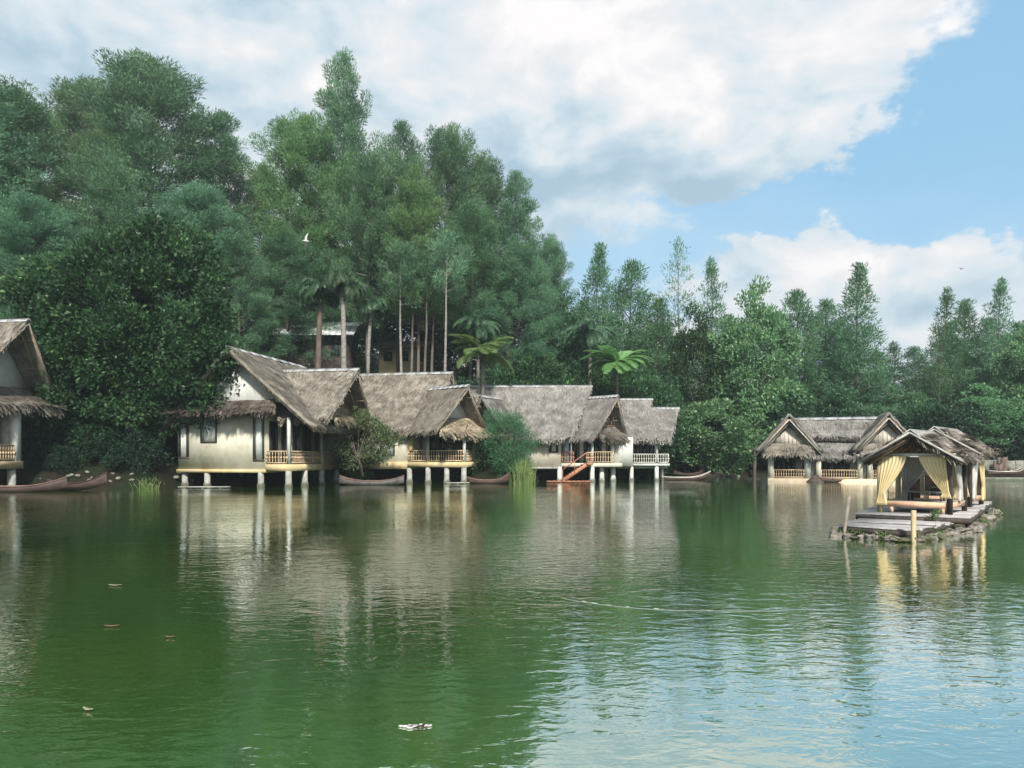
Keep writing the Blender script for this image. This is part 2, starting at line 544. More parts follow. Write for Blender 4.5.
def make_water():
    m, t, out = new_mat('lake_water')
    tc = t.n('ShaderNodeTexCoord').outputs['Object']
    sep = t.n('ShaderNodeSeparateXYZ', {0: tc})
    x, y, z = sep.outputs
    # wind ripples: crests run roughly across the view
    mp = t.n('ShaderNodeMapping', {'Vector': tc, 'Scale': (0.55, 1.0, 1.0), 'Rotation': (0, 0, R(8))})
    mp2 = t.n('ShaderNodeMapping', {'Vector': tc, 'Scale': (0.7, 1.0, 1.0), 'Rotation': (0, 0, R(-17))})
    n1 = t.noise(mp, 4.6, 3, 0.5, 0.6)
    n2 = t.noise(mp2, 10.0, 2, 0.5, 0.4)
    n3 = t.noise(tc, 0.10, 3, 0.5)                     # patches of calmer water
    n4 = t.noise(mp, 0.55, 2, 0.5, 0.3)
    amp = t.m('ADD', 0.45, t.m('MULTIPLY', t.smooth(n3, 0.35, 0.65), 0.75))
    h = t.m('ADD', t.m('MULTIPLY', n1, 0.0098), t.m('MULTIPLY', n2, 0.0036))
    h = t.m('MULTIPLY', h, amp)
    h = t.m('ADD', h, t.m('MULTIPLY', n4, 0.012))
    # the thin wake left on the surface
    curve = t.m('ADD', 9.9, t.m('MULTIPLY', t.m('POWER', t.m('ABSOLUTE', t.m('SUBTRACT', x, 3.0)), 3.0), 0.075))
    dy = t.m('ABSOLUTE', t.m('SUBTRACT', y, curve))
    line = t.m('SUBTRACT', 1.0, t.smooth(dy, 0.0, 0.055))
    ends = t.m('MULTIPLY', t.smooth(x, 0.6, 0.9), t.m('SUBTRACT', 1.0, t.smooth(x, 2.6, 3.9)))
    wake = t.m('MULTIPLY', line, ends)
    h = t.m('ADD', h, t.m('MULTIPLY', wake, 0.018))
    bp = t.n('ShaderNodeBump', {'Strength': 1.0, 'Distance': 1.0, 'Height': h})
    # murky green body, a little browner towards the shallow near side
    nb = t.noise(tc, 0.08, 4, 0.6)
    c = t.mix(t.smooth(nb, 0.35, 0.65), (0.028, 0.098, 0.010, 1), (0.072, 0.128, 0.004, 1))
    b = t.n('ShaderNodeBsdfDiffuse', {'Color': c})
    g = t.n('ShaderNodeBsdfGlossy', {'Color': (0.97, 1.0, 0.99, 1), 'Roughness': 0.03})
    t.set(g.inputs['Normal'], bp.outputs[0])
    lw = t.n('ShaderNodeLayerWeight', {'Blend': 0.5})
    t.set(lw.inputs['Normal'], bp.outputs[0])
    fr = t.m('ADD', 0.06, t.m('MULTIPLY', t.m('POWER', lw.outputs['Facing'], 1.08), 0.93), clamp=True)
    mx = t.n('ShaderNodeMixShader', {0: fr, 1: b.outputs[0], 2: g.outputs[0]})
    t.nt.links.new(mx.outputs[0], out.inputs[0])
    mb = MB()
    xs = np.linspace(-420, 420, 25)
    ys = np.linspace(-300, 110, 25)
    gx, gy = np.meshgrid(xs, ys)
    V = np.stack([gx, gy, gx * 0], -1).reshape(-1, 3)
    nx = 25
    i = (np.arange(24)[:, None] * nx + np.arange(24)[None, :]).ravel()
    mb.v.append(V)
    mb.f.extend(np.stack([i, i + 1, i + nx + 1, i + nx], 1).tolist())
    mb.var.extend([0.5] * len(i))
    mb.nv = len(V)
    tag(mb.build('water', m), kind='structure')


make_water()

# ------------------------------------------------------------------ vegetation generators
F_pine = foliage('pine_needles', (0.055, 0.130, 0.072), (0.170, 0.320, 0.170), (0.23, 0.40, 0.21))
F_pine_blue = foliage('pine_needles_blue', (0.052, 0.130, 0.068), (0.155, 0.310, 0.155))
F_pine_yel = foliage('pine_needles_yellow', (0.080, 0.155, 0.060), (0.185, 0.310, 0.120))
F_broad = foliage('broad_leaves', (0.015, 0.048, 0.023), (0.062, 0.155, 0.058), (0.17, 0.33, 0.10), 0.45, 0.3, 0.3, 0.5)  # bright tip colour imitates sunlit highlights on randomly scattered leaves
F_broad_lt = foliage('broad_leaves_light', (0.080, 0.180, 0.085), (0.190, 0.350, 0.160), (0.26, 0.42, 0.19), 0.4, 0.35, 0.4, 0.5)
F_bush = foliage('bush_leaves', (0.060, 0.10, 0.040), (0.14, 0.19, 0.08), (0.18, 0.20, 0.09), 0.4, 0.3, 0.4, 0.8)
F_feather = foliage('feathery_leaves', (0.045, 0.14, 0.07), (0.095, 0.25, 0.12), None, 0.5, 0.35, 0.2, 0.8)
F_dark = foliage('painted_shade_leaves', (0.010, 0.030, 0.018), (0.028, 0.070, 0.035), None, 0.5, 0.2, 0.2, 0.8)  # darkened leaf colour stands in for shade under the trees
F_fern = foliage('tree_fern_fronds', (0.16, 0.30, 0.10), (0.29, 0.47, 0.19), None, 0.45, 0.45, 0.3, 1.0)
F_palm = foliage('palm_fronds', (0.045, 0.105, 0.055), (0.095, 0.180, 0.095), None, 0.4, 0.3, 0.35, 0.8)
F_grass = foliage('reed_blades', (0.10, 0.16, 0.05), (0.24, 0.27, 0.10), None, 0.5, 0.4, 0.2, 1.5)


def unit(a):
    return a / np.maximum(np.linalg.norm(a, axis=-1, keepdims=True), 1e-9)


def leaf_quads(rng, P, D, length, width, diamond=True):
    """one slim quad per leaf; P base points, D directions"""
    n = len(P)
    D = unit(D)
    side = unit(np.cross(D, rng.normal(size=(n, 3))))
    L = (length * rng.uniform(0.65, 1.3, (n, 1)))
    W = (width * rng.uniform(0.7, 1.3, (n, 1))) / 2
    if diamond:
        mid = P + D * L * 0.45
        return np.stack([P, mid + side * W, P + D * L, mid - side * W], 1)
    return np.stack([P - side * W, P + side * W, P + D * L + side * W * 0.5, P + D * L - side * W * 0.5], 1)


def puff(mb, rng, c, r, n, out_dir, ln, wd, flat=0.75, base_var=0.5, spread=0.9):
    g = rng.normal(size=(n, 3))
    g = unit(g) * (rng.uniform(0.25, 1.0, (n, 1)) ** 0.6)
    P = np.array(c) + g * np.array([r, r, r * flat])
    D = g * spread + np.array(out_dir) * 0.5 + np.array([0, 0, 0.35]) + rng.normal(size=(n, 3)) * 0.6
    var = np.clip(base_var + rng.normal(0, 0.16, n), 0, 1)
    mb.quads(leaf_quads(rng, P, D, ln, wd), var)


def pine_meshes(name, seed, H, clear, Rm, prof, nb, leaves, mat, bark, ln=0.42, wd=0.06, pr=(0.5, 0.95), rad=0.22, lean=0.0, up=0.8):
    """trunk mesh and crown mesh of one tall needle tree; the origin is at its foot"""
    rng = np.random.default_rng(seed)
    tb, cb = MB(), MB()
    n = 9
    wob = np.cumsum(rng.normal(0, 0.10, (n, 2)), 0)
    pts = [(wob[i][0] * i / n + lean * (i / (n - 1)) ** 1.5, wob[i][1] * i / n, H * i / (n - 1) - (0.4 if i == 0 else 0)) for i in range(n)]
    rd = [rad * (1 - 0.88 * i / (n - 1)) for i in range(n)]
    tb.tube(pts, rd, 8)
    P = np.array(pts)

    def trunk_at(t):
        f = t * (n - 1)
        i = min(int(f), n - 2)
        return P[i] * (1 - (f - i)) + P[i + 1] * (f - i)
    az = rng.uniform(0, 6.28)
    for b in range(nb):
        q = (b + rng.uniform(0, 0.9)) / nb
        t = clear + (1 - clear) * q ** 0.92
        p0 = trunk_at(min(t, 0.995))
        L = Rm * prof(q) * rng.uniform(0.55, 1.15)
        az += 2.4 + rng.uniform(-0.5, 0.5)
        el = (-0.05 + up * (0.35 + 0.9 * q)) + rng.uniform(-0.15, 0.25)
        d = np.array([math.cos(az) * math.cos(el), math.sin(az) * math.cos(el), math.sin(el)])
        p1 = p0 + d * L * 0.55 + np.array([0, 0, -0.04 * L])
        p2 = p0 + d * L + np.array([0, 0, 0.10 * L])
        r0 = max(0.02, min(0.09, 0.018 * L + 0.01)) * (1.1 - 0.6 * q)
        tb.tube([p0, p1, p2], [r0, r0 * 0.6, r0 * 0.25], 4, caps=False)
        k = max(1, int(round(L / 0.95)))
        bv = rng.uniform(0.15, 0.8)
        for j in range(k):
            s = 1.0 - j * 0.80 / max(k, 1) * rng.uniform(0.85, 1.0)
            c = p0 * (1 - s) + p2 * s + rng.normal(0, 0.22, 3) * min(1, L / 2.5)
            r = rng.uniform(*pr) * (0.55 + 0.45 * min(1.0, L / 2.5))
            m = int(leaves * (r / 0.75) ** 2)
            puff(cb, rng, c, r, m, d + np.array([0, 0, 0.7]), ln, wd, 0.98, np.clip(bv + rng.normal(0, 0.12), 0, 1))
    # leader
    top = trunk_at(0.999)
    for j in range(4):
        puff(cb, rng, top + np.array([0, 0, -0.5 * j + 0.3]), 0.22 + 0.10 * j, int(leaves * 0.30), (0, 0, 1.2), ln, wd, 1.3, 0.7)
    return tb.mesh(name + '_trunk', bark, True), cb.mesh(name + '_crown', mat)


def lumpy_crown(cb, rng, centre, rx, ry, rz, npuff, leaves, ln, wd, pr, shell=0.55, flat=0.8, low=-0.9):
    """puffs spread through an uneven ellipsoid"""
    C = np.array(centre)
    ph = rng.uniform(0, 6.28, 6)
    out = []
    for i in range(npuff):
        while True:
            g = rng.normal(size=3)
            g /= np.linalg.norm(g)
            if g[2] > low:
                break
        lump = 1 + 0.13 * math.sin(3.1 * g[0] + ph[0]) + 0.12 * math.sin(4.3 * g[1] + 2.2 * g[2] + ph[1]) + 0.10 * math.sin(6.5 * g[2] + 3 * g[0] + ph[2]) + 0.07 * math.sin(9 * g[0] + 7 * g[1] + ph[3])
        rr = rng.uniform(shell, 1.0) ** 0.55 * lump
        c = C + g * np.array([rx, ry, rz]) * rr
        out.append(c)
        r = rng.uniform(*pr)
        puff(cb, rng, c, r, int(leaves * (r / 0.8) ** 2), g, ln, wd, flat, rng.uniform(0.2, 0.8))
    return out


def broad_meshes(name, seed, H, rx, ry, rz, npuff, leaves, mat, bark, ln=0.26, wd=0.15, pr=(0.55, 1.1), zc=None, rad=0.3, nlimb=9, stems=1, flat=0.8, low=-0.9):
    rng = np.random.default_rng(seed)
    tb, cb = MB(), MB()
    zc = zc if zc is not None else H - rz
    cs = lumpy_crown(cb, rng, (0, 0, zc), rx, ry, rz, npuff, leaves, ln, wd, pr, flat=flat, low=low)
    for s in range(stems):
        off = np.array([rng.normal(0, 0.2 * (stems > 1)), rng.normal(0, 0.2 * (stems > 1)), 0])
        fork = off * 2.5 + np.array([rng.normal(0, 0.2), rng.normal(0, 0.2), max(0.8, zc - rz * 0.65)])
        tb.tube([off + np.array([0, 0, -0.4]), (off + fork) / 2 + rng.normal(0, 0.08, 3), fork], [rad, rad * 0.8, rad * 0.65], 8)
        for k in range(nlimb):
            e = cs[rng.integers(len(cs))]
            e = fork + (e - fork) * 0.9
            mid = fork * 0.5 + e * 0.5 + rng.normal(0, 0.25, 3) + np.array([0, 0, 0.3])
            tb.tube([fork - np.array([0, 0, 0.15]), mid, e], [rad * 0.45, rad * 0.25, 0.03], 5, caps=False)
    return tb.mesh(name + '_trunk', bark, True), cb.mesh(name + '_crown', mat)


def frond(cb, rng, base, az, el, L, droop, lw, lean_leaf=0.45, n=26, wd=0.07, twist=0.5, filled=False):
    """arching frond with leaflets on both sides"""
    d = np.array([math.cos(az), math.sin(az), 0.0])
    s = np.array([-math.sin(az), math.cos(az), 0.0])
    pts = []
    p = np.array(base, float)
    e = el
    step = L / n
    for i in range(n + 1):
        pts.append(p.copy())
        p = p + (d * math.cos(e) + np.array([0, 0, 1]) * math.sin(e)) * step
        e -= droop / n * (0.6 + 0.9 * i / n)
    cb.tube(pts[::3] + [pts[-1]], [0.025] * (len(pts[::3]) + 1), 3, 0.7, False)
    P = np.array(pts)
    q = []
    for i in range(2 if not filled else 1, n + 1):
        t = i / n
        ll = lw * (math.sin(math.pi * min(1, 0.12 + 0.88 * t)) ** 0.6 + 0.05) * (0.9 if filled else 1)
        tang = unit(P[i] - P[i - 1])
        for sg in (-1, 1):
            for _ in range(4 if filled else 2):
                dd = s * sg + tang * lean_leaf + np.array([0, 0, -twist * rng.uniform(0.5, 1.3)])
                dd = unit(dd)
                a = P[i] - tang * step * rng.uniform(0, 1)
                b = a + dd * ll * rng.uniform(0.85, 1.1) + np.array([0, 0, -0.05 * ll])
                w = tang * wd / 2 + np.array([0, 0, 0.01])
                m = a * 0.5 + b * 0.5 + np.array([0, 0, 0.04 * ll])
                q.append([a, m + w, b, m - w])
    cb.quads(np.array(q), np.clip(rng.normal(0.5, 0.2, len(q)), 0, 1))


def palm_meshes(name, seed, H, nf, L, mat, bark, el=(0.2, 1.2), droop=1.9, lw=0.5, rad=0.13, filled=False, wd=0.07, twist=0.6, lean=0.0, n=26):
    rng = np.random.default_rng(seed)
    tb, cb = MB(), MB()
    tb.tube([(lean * (i / 6) ** 2, 0, H * i / 6 - (0.4 if i == 0 else 0)) for i in range(7)], [rad * (1.25 - 0.3 * i / 6) for i in range(7)], 9)
    for i in range(nf):
        az = 2.399 * i + rng.uniform(-0.2, 0.2)
        e = el[0] + (el[1] - el[0]) * ((i * 0.7549 + 0.1) % 1.0)
        frond(cb, rng, (lean, 0, H - 0.05), az, e, L * rng.uniform(0.85, 1.1), droop * rng.uniform(0.85, 1.15), lw, filled=filled, wd=wd, twist=twist, n=n)
    return tb.mesh(name + '_trunk', bark, True), cb.mesh(name + '_crown', mat)


def put_tree(name, meshes, x, y, s=1.0, rz=0.0, sz=None, label=None, cat='tree', group=None, z=None, crown_mat=None, crown='crown', trunk='trunk', tilt=0.0):
    r = empty(name, (x, y, gz(x, y) - 0.05 if z is None else z), rz, label, cat, group)
    r.rotation_euler = (tilt * math.sin(x), tilt, rz)
    r.scale = (s, s, sz if sz is not None else s)
    for nm, me in ((trunk, meshes[0]), (crown, meshes[1])):
        if me is None or len(me.polygons) == 0:
            continue
        o = bpy.data.objects.new(nm, me)
        COL.objects.link(o)
        o.parent = r
        if nm == crown and crown_mat is not None:
            o.material_slots[0].link = 'OBJECT'
            o.material_slots[0].material = crown_mat
    return r


def round_prof(q):
    return max(0.10, math.sin(math.pi * min(0.97, 0.20 + 0.80 * q)) ** 0.75)


def cone_prof(q):
    return max(0.07, (1 - q) ** 0.85 * (0.55 + 0.45 * min(1, q * 5)))


def ragged_prof(q):
    return max(0.12, (1 - q ** 1.6) ** 0.7)

# ------------------------------------------------------------------ trees: prototypes
PINES = [
    pine_meshes('p0', 11, 26, 0.34, 4.8, round_prof, 91, 260, F_pine, M_bark, lean=0.6, pr=(0.45, 0.95), ln=0.30, wd=0.055),
    pine_meshes('p1', 12, 26, 0.38, 4.4, ragged_prof, 88, 260, F_pine, M_bark, pr=(0.45, 0.95), ln=0.30, wd=0.055),
    pine_meshes('p2', 13, 26, 0.20, 5.2, round_prof, 102, 260, F_pine, M_bark, lean=-0.7, pr=(0.45, 0.95), ln=0.30, wd=0.055),
    pine_meshes('p3', 14, 26, 0.12, 4.8, ragged_prof, 105, 260, F_pine, M_bark, pr=(0.45, 0.95), ln=0.30, wd=0.055),
]
CONES = [
    pine_meshes('c0', 21, 18, 0.12, 3.6, cone_prof, 96, 150, F_pine_blue, M_bark, ln=0.36, wd=0.07, pr=(0.45, 0.90), rad=0.17),
    pine_meshes('c1', 22, 18, 0.15, 3.2, cone_prof, 84, 130, F_pine_blue, M_bark, ln=0.36, wd=0.07, pr=(0.42, 0.85), rad=0.15, lean=0.5),
    pine_meshes('c2', 23, 18, 0.10, 3.6, ragged_prof, 96, 140, F_pine_blue, M_bark, ln=0.36, wd=0.07, pr=(0.42, 0.90), rad=0.17, lean=-0.4),
]
SPARSE = pine_meshes('s0', 31, 20, 0.22, 2.7, ragged_prof, 70, 60, F_pine_blue, M_bark_pale, ln=0.36, wd=0.055, pr=(0.4, 0.8), rad=0.15)
BROADS = [
    broad_meshes('b0', 41, 14, 3.6, 3.4, 5.6, 190, 110, F_broad_lt, M_bark, ln=0.30, wd=0.17, rad=0.2, low=-0.8),
    broad_meshes('b1', 42, 11, 4.0, 3.6, 4.4, 180, 110, F_broad_lt, M_bark, ln=0.30, wd=0.17, rad=0.2),
]
SHRUBS = [
    broad_meshes('sh0', 51, 3.4, 2.0, 1.7, 1.6, 60, 110, F_broad, M_bark, ln=0.22, wd=0.12, pr=(0.4, 0.8), rad=0.06, nlimb=6),
    broad_meshes('sh1', 52, 4.6, 2.0, 1.8, 2.1, 70, 110, F_pine, M_bark, ln=0.30, wd=0.09, pr=(0.4, 0.9), rad=0.07, nlimb=6),
    broad_meshes('sh2', 53, 2.4, 2.1, 1.6, 1.1, 55, 110, F_bush, M_bark, ln=0.20, wd=0.10, pr=(0.35, 0.7), rad=0.05, nlimb=6),
]


def T(kind, idx, px, top, D, w=None, label='', group=None, mat=None, rz=None, name=None, base=None):
    """stand a prototype of known height at pixel column px so that its tip reaches row top"""
    protos = {'pine': (PINES, 26.0, 4.6), 'cone': (CONES, 18.0, 3.1), 'sparse': ([SPARSE], 20.0, 2.4), 'broad': (BROADS, None, 3.8)}
    lst, H0, R0 = protos[kind]
    me = lst[idx]
    H0 = H0 or (14.0, 11.0)[idx]
    x = X(px, D)
    z0 = gz(x, D)
    H = Z(top + (10 if kind == 'pine' else 4), D) - z0
    sz = H / H0
    s = (w / FOC * D / 2) / R0 if w else sz
    nm = name or {'pine': 'pine_tree', 'cone': 'conifer_tree', 'sparse': 'thin_tree', 'broad': 'broadleaf_tree'}[kind]
    return put_tree(nm, me, x, D, s, rz if rz is not None else (px * 1.7) % 6.28, sz, label, 'tree', group, crown_mat=mat)


GP = 'tall pines on the wooded slope'
GR = 'trees along the far right shore'
# back row of the slope
T('pine', 3, -40, 60, 66, 190, 'dark pine cut by the left frame edge, its trunk out of sight', GP, F_pine_blue)
T('pine', 2, 12, 84, 74, 150, 'dark bluish pine at the far left with a jagged top', GP, F_pine_blue)
T('pine', 0, 78, 78, 98, 150, 'pale yellow-green tree behind the dark far-left pine', GP, F_pine_yel)
T('pine', 2, 150, 52, 80, 175, 'widest pine of the left wood with a broad domed pale-tipped top', GP)
T('pine', 3, 218, 108, 84, 110, 'dark pine sloping down beside the gap of sky left of the centre group', GP, F_pine_blue)
T('pine', 1, 262, 158, 92, 90, 'light green tree in the notch between the two high pine groups', GP, F_pine_yel)
T('pine', 0, 312, 112, 80, 118, 'yellow-green rounded pine above the hill building roof', GP, F_pine_yel)
T('pine', 3, 346, 52, 84, 110, 'tallest spiky-topped pine of the centre group', GP, F_pine_blue)
T('pine', 1, 398, 118, 78, 96, 'pine with an open crown right of the tallest spiky one', GP)
T('pine', 0, 440, 124, 80, 100, 'pine with bare trunk rising behind the second hut ridge', GP)
T('pine', 2, 478, 150, 84, 90, 'rounded pine stepping down towards the right edge of the wood', GP)
T('pine', 3, 514, 166, 82, 88, 'dark spiky pine at the right end of the wooded slope', GP, F_pine_blue)
T('pine', 2, 548, 232, 86, 64, 'last low dark pine on the right slope of the wood', GP, F_pine_blue)
# front and lower rows
T('pine', 2, 36, 190, 62, 150, 'dark low pine behind the big round leafy tree, left side', GP, F_pine_blue)
T('pine', 3, 112, 150, 68, 130, 'pine just above the crown of the big round leafy tree', GP)
T('pine', 2, 190, 178, 66, 120, 'dark pine right behind the big round leafy tree', GP, F_pine_blue)
T('pine', 3, 238, 214, 66, 92, 'low bushy pine with pale puffs beside the big leafy tree', GP)
T('pine', 2, 288, 226, 76, 100, 'dark pine standing over the white roof on the hill', GP, F_pine_blue)
T('pine', 0, 366, 148, 74, 84, 'pine with a pale bare trunk over the first hut wing', GP)
T('pine', 1, 418, 160, 72, 84, 'pine with twin-looking thin trunks over the second hut roof', GP, F_pine_yel)
T('pine', 0, 470, 196, 74, 84, 'dark drooping pine above the brighter tree fern', GP, F_pine_blue)
T('pine', 2, 520, 236, 74, 88, 'low dark pine above the third hut roof', GP, F_pine_blue)
# thin leafless trunks between the crowns and the roofs
for px, D, top, bark, lab in ((402, 68, 250, M_bark_pale, 'slim pale tree trunk left of a close pair above the second roof'),
                              (410, 70, 255, M_bark, 'slim dark tree trunk, right one of a close pair above the second roof'),
                              (424, 69, 260, M_bark, 'slim grey trunk in the middle of the row above the second roof'),
                              (431, 71, 240, M_bark, 'slim grey trunk touching its neighbour above the second roof'),
                              (443, 67, 240, M_bark_pale, 'rightmost straight pale trunk above the second hut ridge')):
    x = X(px, D)
    z0 = gz(x, D)
    h = Z(top, D) - z0
    me = pine_meshes('t%d' % px, px, h, 0.72, 1.9, round_prof, 24, 240, F_pine, bark, rad=0.20, lean=0.4, pr=(0.55, 1.0), ln=0.3, wd=0.055)
    put_tree('slim_tree', me, x, D, 1, 0, 1, lab, 'tree', 'slim trunks above the second roof')

# right-hand shore
T('cone', 0, 598, 246, 84, 81, 'spiky conifer left of a pair behind the right end of the hut row', GR)
T('cone', 2, 630, 262, 86, 84, 'leaning-topped conifer behind the second tree fern', GR)
T('cone', 2, 655, 300, 82, 71, 'short bushy conifer right of the second tree fern', GR)
T('sparse', 0, 681, 238, 84, 58, 'thin see-through tree with a bare spire top', GR)
T('cone', 1, 712, 262, 86, 66, 'slender conifer right behind the see-through spire tree', GR)
T('broad', 0, 700, 318, 80, 64, 'dark leafy tree under the see-through spire tree', GR, F_broad)
T('broad', 0, 754, 296, 78, 78, 'tall light green leafy tree left of the twin-gabled hut', GR)
T('broad', 1, 705, 392, 77, 92, 'low light green leafy tree hanging over the moored boat', GR)
T('cone', 2, 798, 292, 84, 76, 'bushy conifer above the left gable of the twin-gabled hut', GR)
T('cone', 2, 826, 300, 88, 68, 'shaded conifer in the dip above the twin-gabled hut ridge', GR)
T('cone', 0, 856, 266, 82, 87, 'tallest pointed conifer on the right shore', GR)
T('cone', 1, 893, 342, 92, 60, 'small low conifer between the two groups of the right shore', GR)
T('broad', 1, 905, 384, 84, 60, 'low rounded leafy tree behind the right gable', GR, F_pine_blue)
T('cone', 1, 938, 290, 84, 66, 'narrow conifer left of the right-hand group', GR)
T('cone', 0, 968, 300, 86, 79, 'middle conifer of the right-hand group above the raft roofs', GR)
T('cone', 1, 998, 278, 82, 68, 'tall narrow conifer near the right frame edge', GR)
T('broad', 0, 1030, 320, 78, 66, 'light green leafy tree cut by the right frame edge', GR)
T('broad', 0, 988, 388, 76, 64, 'leafy tree with a pale trunk standing on the right bank', GR, F_broad_lt)
T('cone', 2, 1075, 290, 90, 92, 'conifer outside the right-hand group near the frame corner', GR)
for px, top, D, w, i, mt, lab in ((566, 305, 78, 62, 0, F_broad, 'dark leafy tree at the foot of the last low pine'),
                                  (536, 345, 72, 58, 1, F_broad, 'dark round leafy tree above the third hut roof'),
                                  (600, 352, 76, 60, 1, F_broad, 'dark leafy tree left behind the second tree fern'),
                                  (648, 366, 74, 58, 1, F_broad, 'dark leafy tree above the last roofs of the hut row'),
                                  (778, 372, 80, 62, 1, F_broad, 'dark shady tree behind the left gable of the twin-gabled hut'),
                                  (840, 385, 84, 66, 1, F_broad, 'dark shady tree behind the ridge of the twin-gabled hut'),
                                  (940, 400, 80, 56, 1, F_broad, 'dark shady tree behind the raft roofs'),
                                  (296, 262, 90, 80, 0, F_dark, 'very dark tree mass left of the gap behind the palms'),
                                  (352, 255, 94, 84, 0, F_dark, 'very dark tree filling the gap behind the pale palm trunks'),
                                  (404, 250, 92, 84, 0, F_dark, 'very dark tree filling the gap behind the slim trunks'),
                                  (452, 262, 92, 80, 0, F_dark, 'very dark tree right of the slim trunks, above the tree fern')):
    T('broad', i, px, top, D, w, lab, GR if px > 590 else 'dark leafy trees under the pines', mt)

for k, (px, top, D, w, i, mt, lab) in enumerate(((582, 300, 94, 66, 2, None, 'soft green conifer in the second row behind the end of the wooded slope'),
                                  (612, 318, 96, 66, 0, None, 'soft green conifer in the second row between the first spiky pair'),
                                  (642, 330, 94, 70, 2, None, 'soft green conifer in the second row right of the second tree fern'),
                                  (668, 326, 94, 66, 2, None, 'soft green conifer in the second row left of the see-through spire'),
                                  (728, 316, 96, 70, 2, None, 'soft green conifer in the second row left of the tall light leafy tree'),
                                  (780, 322, 94, 70, 0, None, 'soft green conifer in the second row right of the tall light leafy tree'),
                                  (842, 320, 96, 74, 2, None, 'soft green conifer in the second row beside the tallest pointed one'),
                                  (876, 352, 94, 64, 2, None, 'soft green conifer in the second row where the skyline dips'),
                                  (916, 346, 94, 60, 2, None, 'soft green conifer in the second row left of the right-hand group'),
                                  (952, 322, 94, 66, 2, None, 'soft green conifer in the second row inside the right-hand group'),
                                  (984, 318, 94, 66, 2, None, 'soft green conifer in the second row behind the narrow conifer at the right'),
                                  (1018, 322, 94, 70, 2, None, 'soft green conifer in the second row at the right frame edge'))):
    T('cone', i, px, top, D, w, lab, GR, mt)

# the big round leafy tree on the left bank
big = broad_meshes('big', 77, 17.0, 6.2, 4.0, 7.5, 400, 160, F_broad, M_bark, ln=0.29, wd=0.17, pr=(0.6, 1.4), zc=8.7, rad=0.42, nlimb=16, flat=0.75, low=-0.97)
put_tree('broadleaf_tree', big, X(132, 51.3), 51.3, 1.0, 0.08, 1.0, 'big round glossy-leaved tree on the left bank between the two leftmost huts', 'tree')
side = broad_meshes('side', 78, 5.0, 2.6, 2.4, 2.0, 90, 140, F_broad_lt, M_bark, ln=0.27, wd=0.16, pr=(0.45, 0.9), rad=0.1, low=-0.5)
put_tree('broadleaf_tree', side, X(214, 57), 59, 1.0, 0.0, None, 'small lighter leafy tree peeping over the left end of the first hut roof', 'tree', z=6.4 - 0.9)

# palms and tree ferns
fern = palm_meshes('fern', 91, 6.4, 26, 3.2, F_fern, M_bark, (-0.15, 1.0), 1.25, 0.85, 0.14, True, 0.10, 0.10, n=22)
fx, fd = X(483, 63), 63
put_tree('tree_fern', fern, fx, fd, 1, 0.2, 1, 'bright green tree fern between the second and third huts', 'tree fern', 'umbrella-shaped tree ferns', z=Z(352, fd) - 6.4, crown='fronds')
fern2 = palm_meshes('fern2', 92, 6.4, 24, 3.3, F_fern, M_bark, (-0.15, 0.9), 1.15, 0.82, 0.13, True, 0.10, 0.10, n=22)
fx, fd = X(617, 69), 69
put_tree('tree_fern', fern2, fx, fd, 1, 0.9, 1, 'paler tree fern behind the last roofs of the hut row', 'tree fern', 'umbrella-shaped tree ferns', z=Z(362, fd) - 6.4, crown_mat=F_fern, crown='fronds')
palm = palm_meshes('palm', 93, 9.0, 40, 3.3, F_palm, M_bark_pale, (0.1, 1.4), 3.2, 0.75, 0.20, False, 0.10, 0.8, lean=0.5)
palm_r = palm_meshes('palmr', 94, 8.4, 34, 3.0, F_palm, M_bark_red, (0.1, 1.4), 3.2, 0.7, 0.22, False, 0.10, 0.8, lean=-0.4)
dark_palm = palm_meshes('dpalm', 95, 7.0, 24, 3.4, F_palm, M_bark, (0.3, 1.3), 2.8, 0.7, 0.16, False, 0.08, 0.9)
GPALM = 'drooping palms above the hut roofs'
for nm, me, px, py, D, s, lab in (('palm_tree', palm, 344, 282, 66, 1.0, 'shaggy palm with a smooth pale trunk over the first hut wing'),
                                  ('palm_tree', palm_r, 318, 290, 67, 1.0, 'palm with a reddish trunk left of the shaggy pale palm'),
                                  ('palm_tree', palm, 368, 306, 68, 0.7, 'smaller pale-trunked palm right of the shaggy one'),
                                  ('palm_tree', dark_palm, 478, 328, 70, 0.9, 'dark palm with arching fronds behind the bright tree fern'),
                                  ('palm_tree', dark_palm, 508, 318, 74, 0.9, 'taller dark palm arching right of the bright tree fern'),
                                  ('palm_tree', dark_palm, 590, 334, 74, 1.0, 'dark palm left of the paler tree fern')):
    H = {palm[0].name: 9.0, palm_r[0].name: 8.4}.get(me[0].name, 7.0)
    x = X(px, D)
    put_tree(nm, me, x, D, s, px * 0.7, s, lab, 'palm', GPALM, z=Z(py, D) - H * s, crown='fronds')

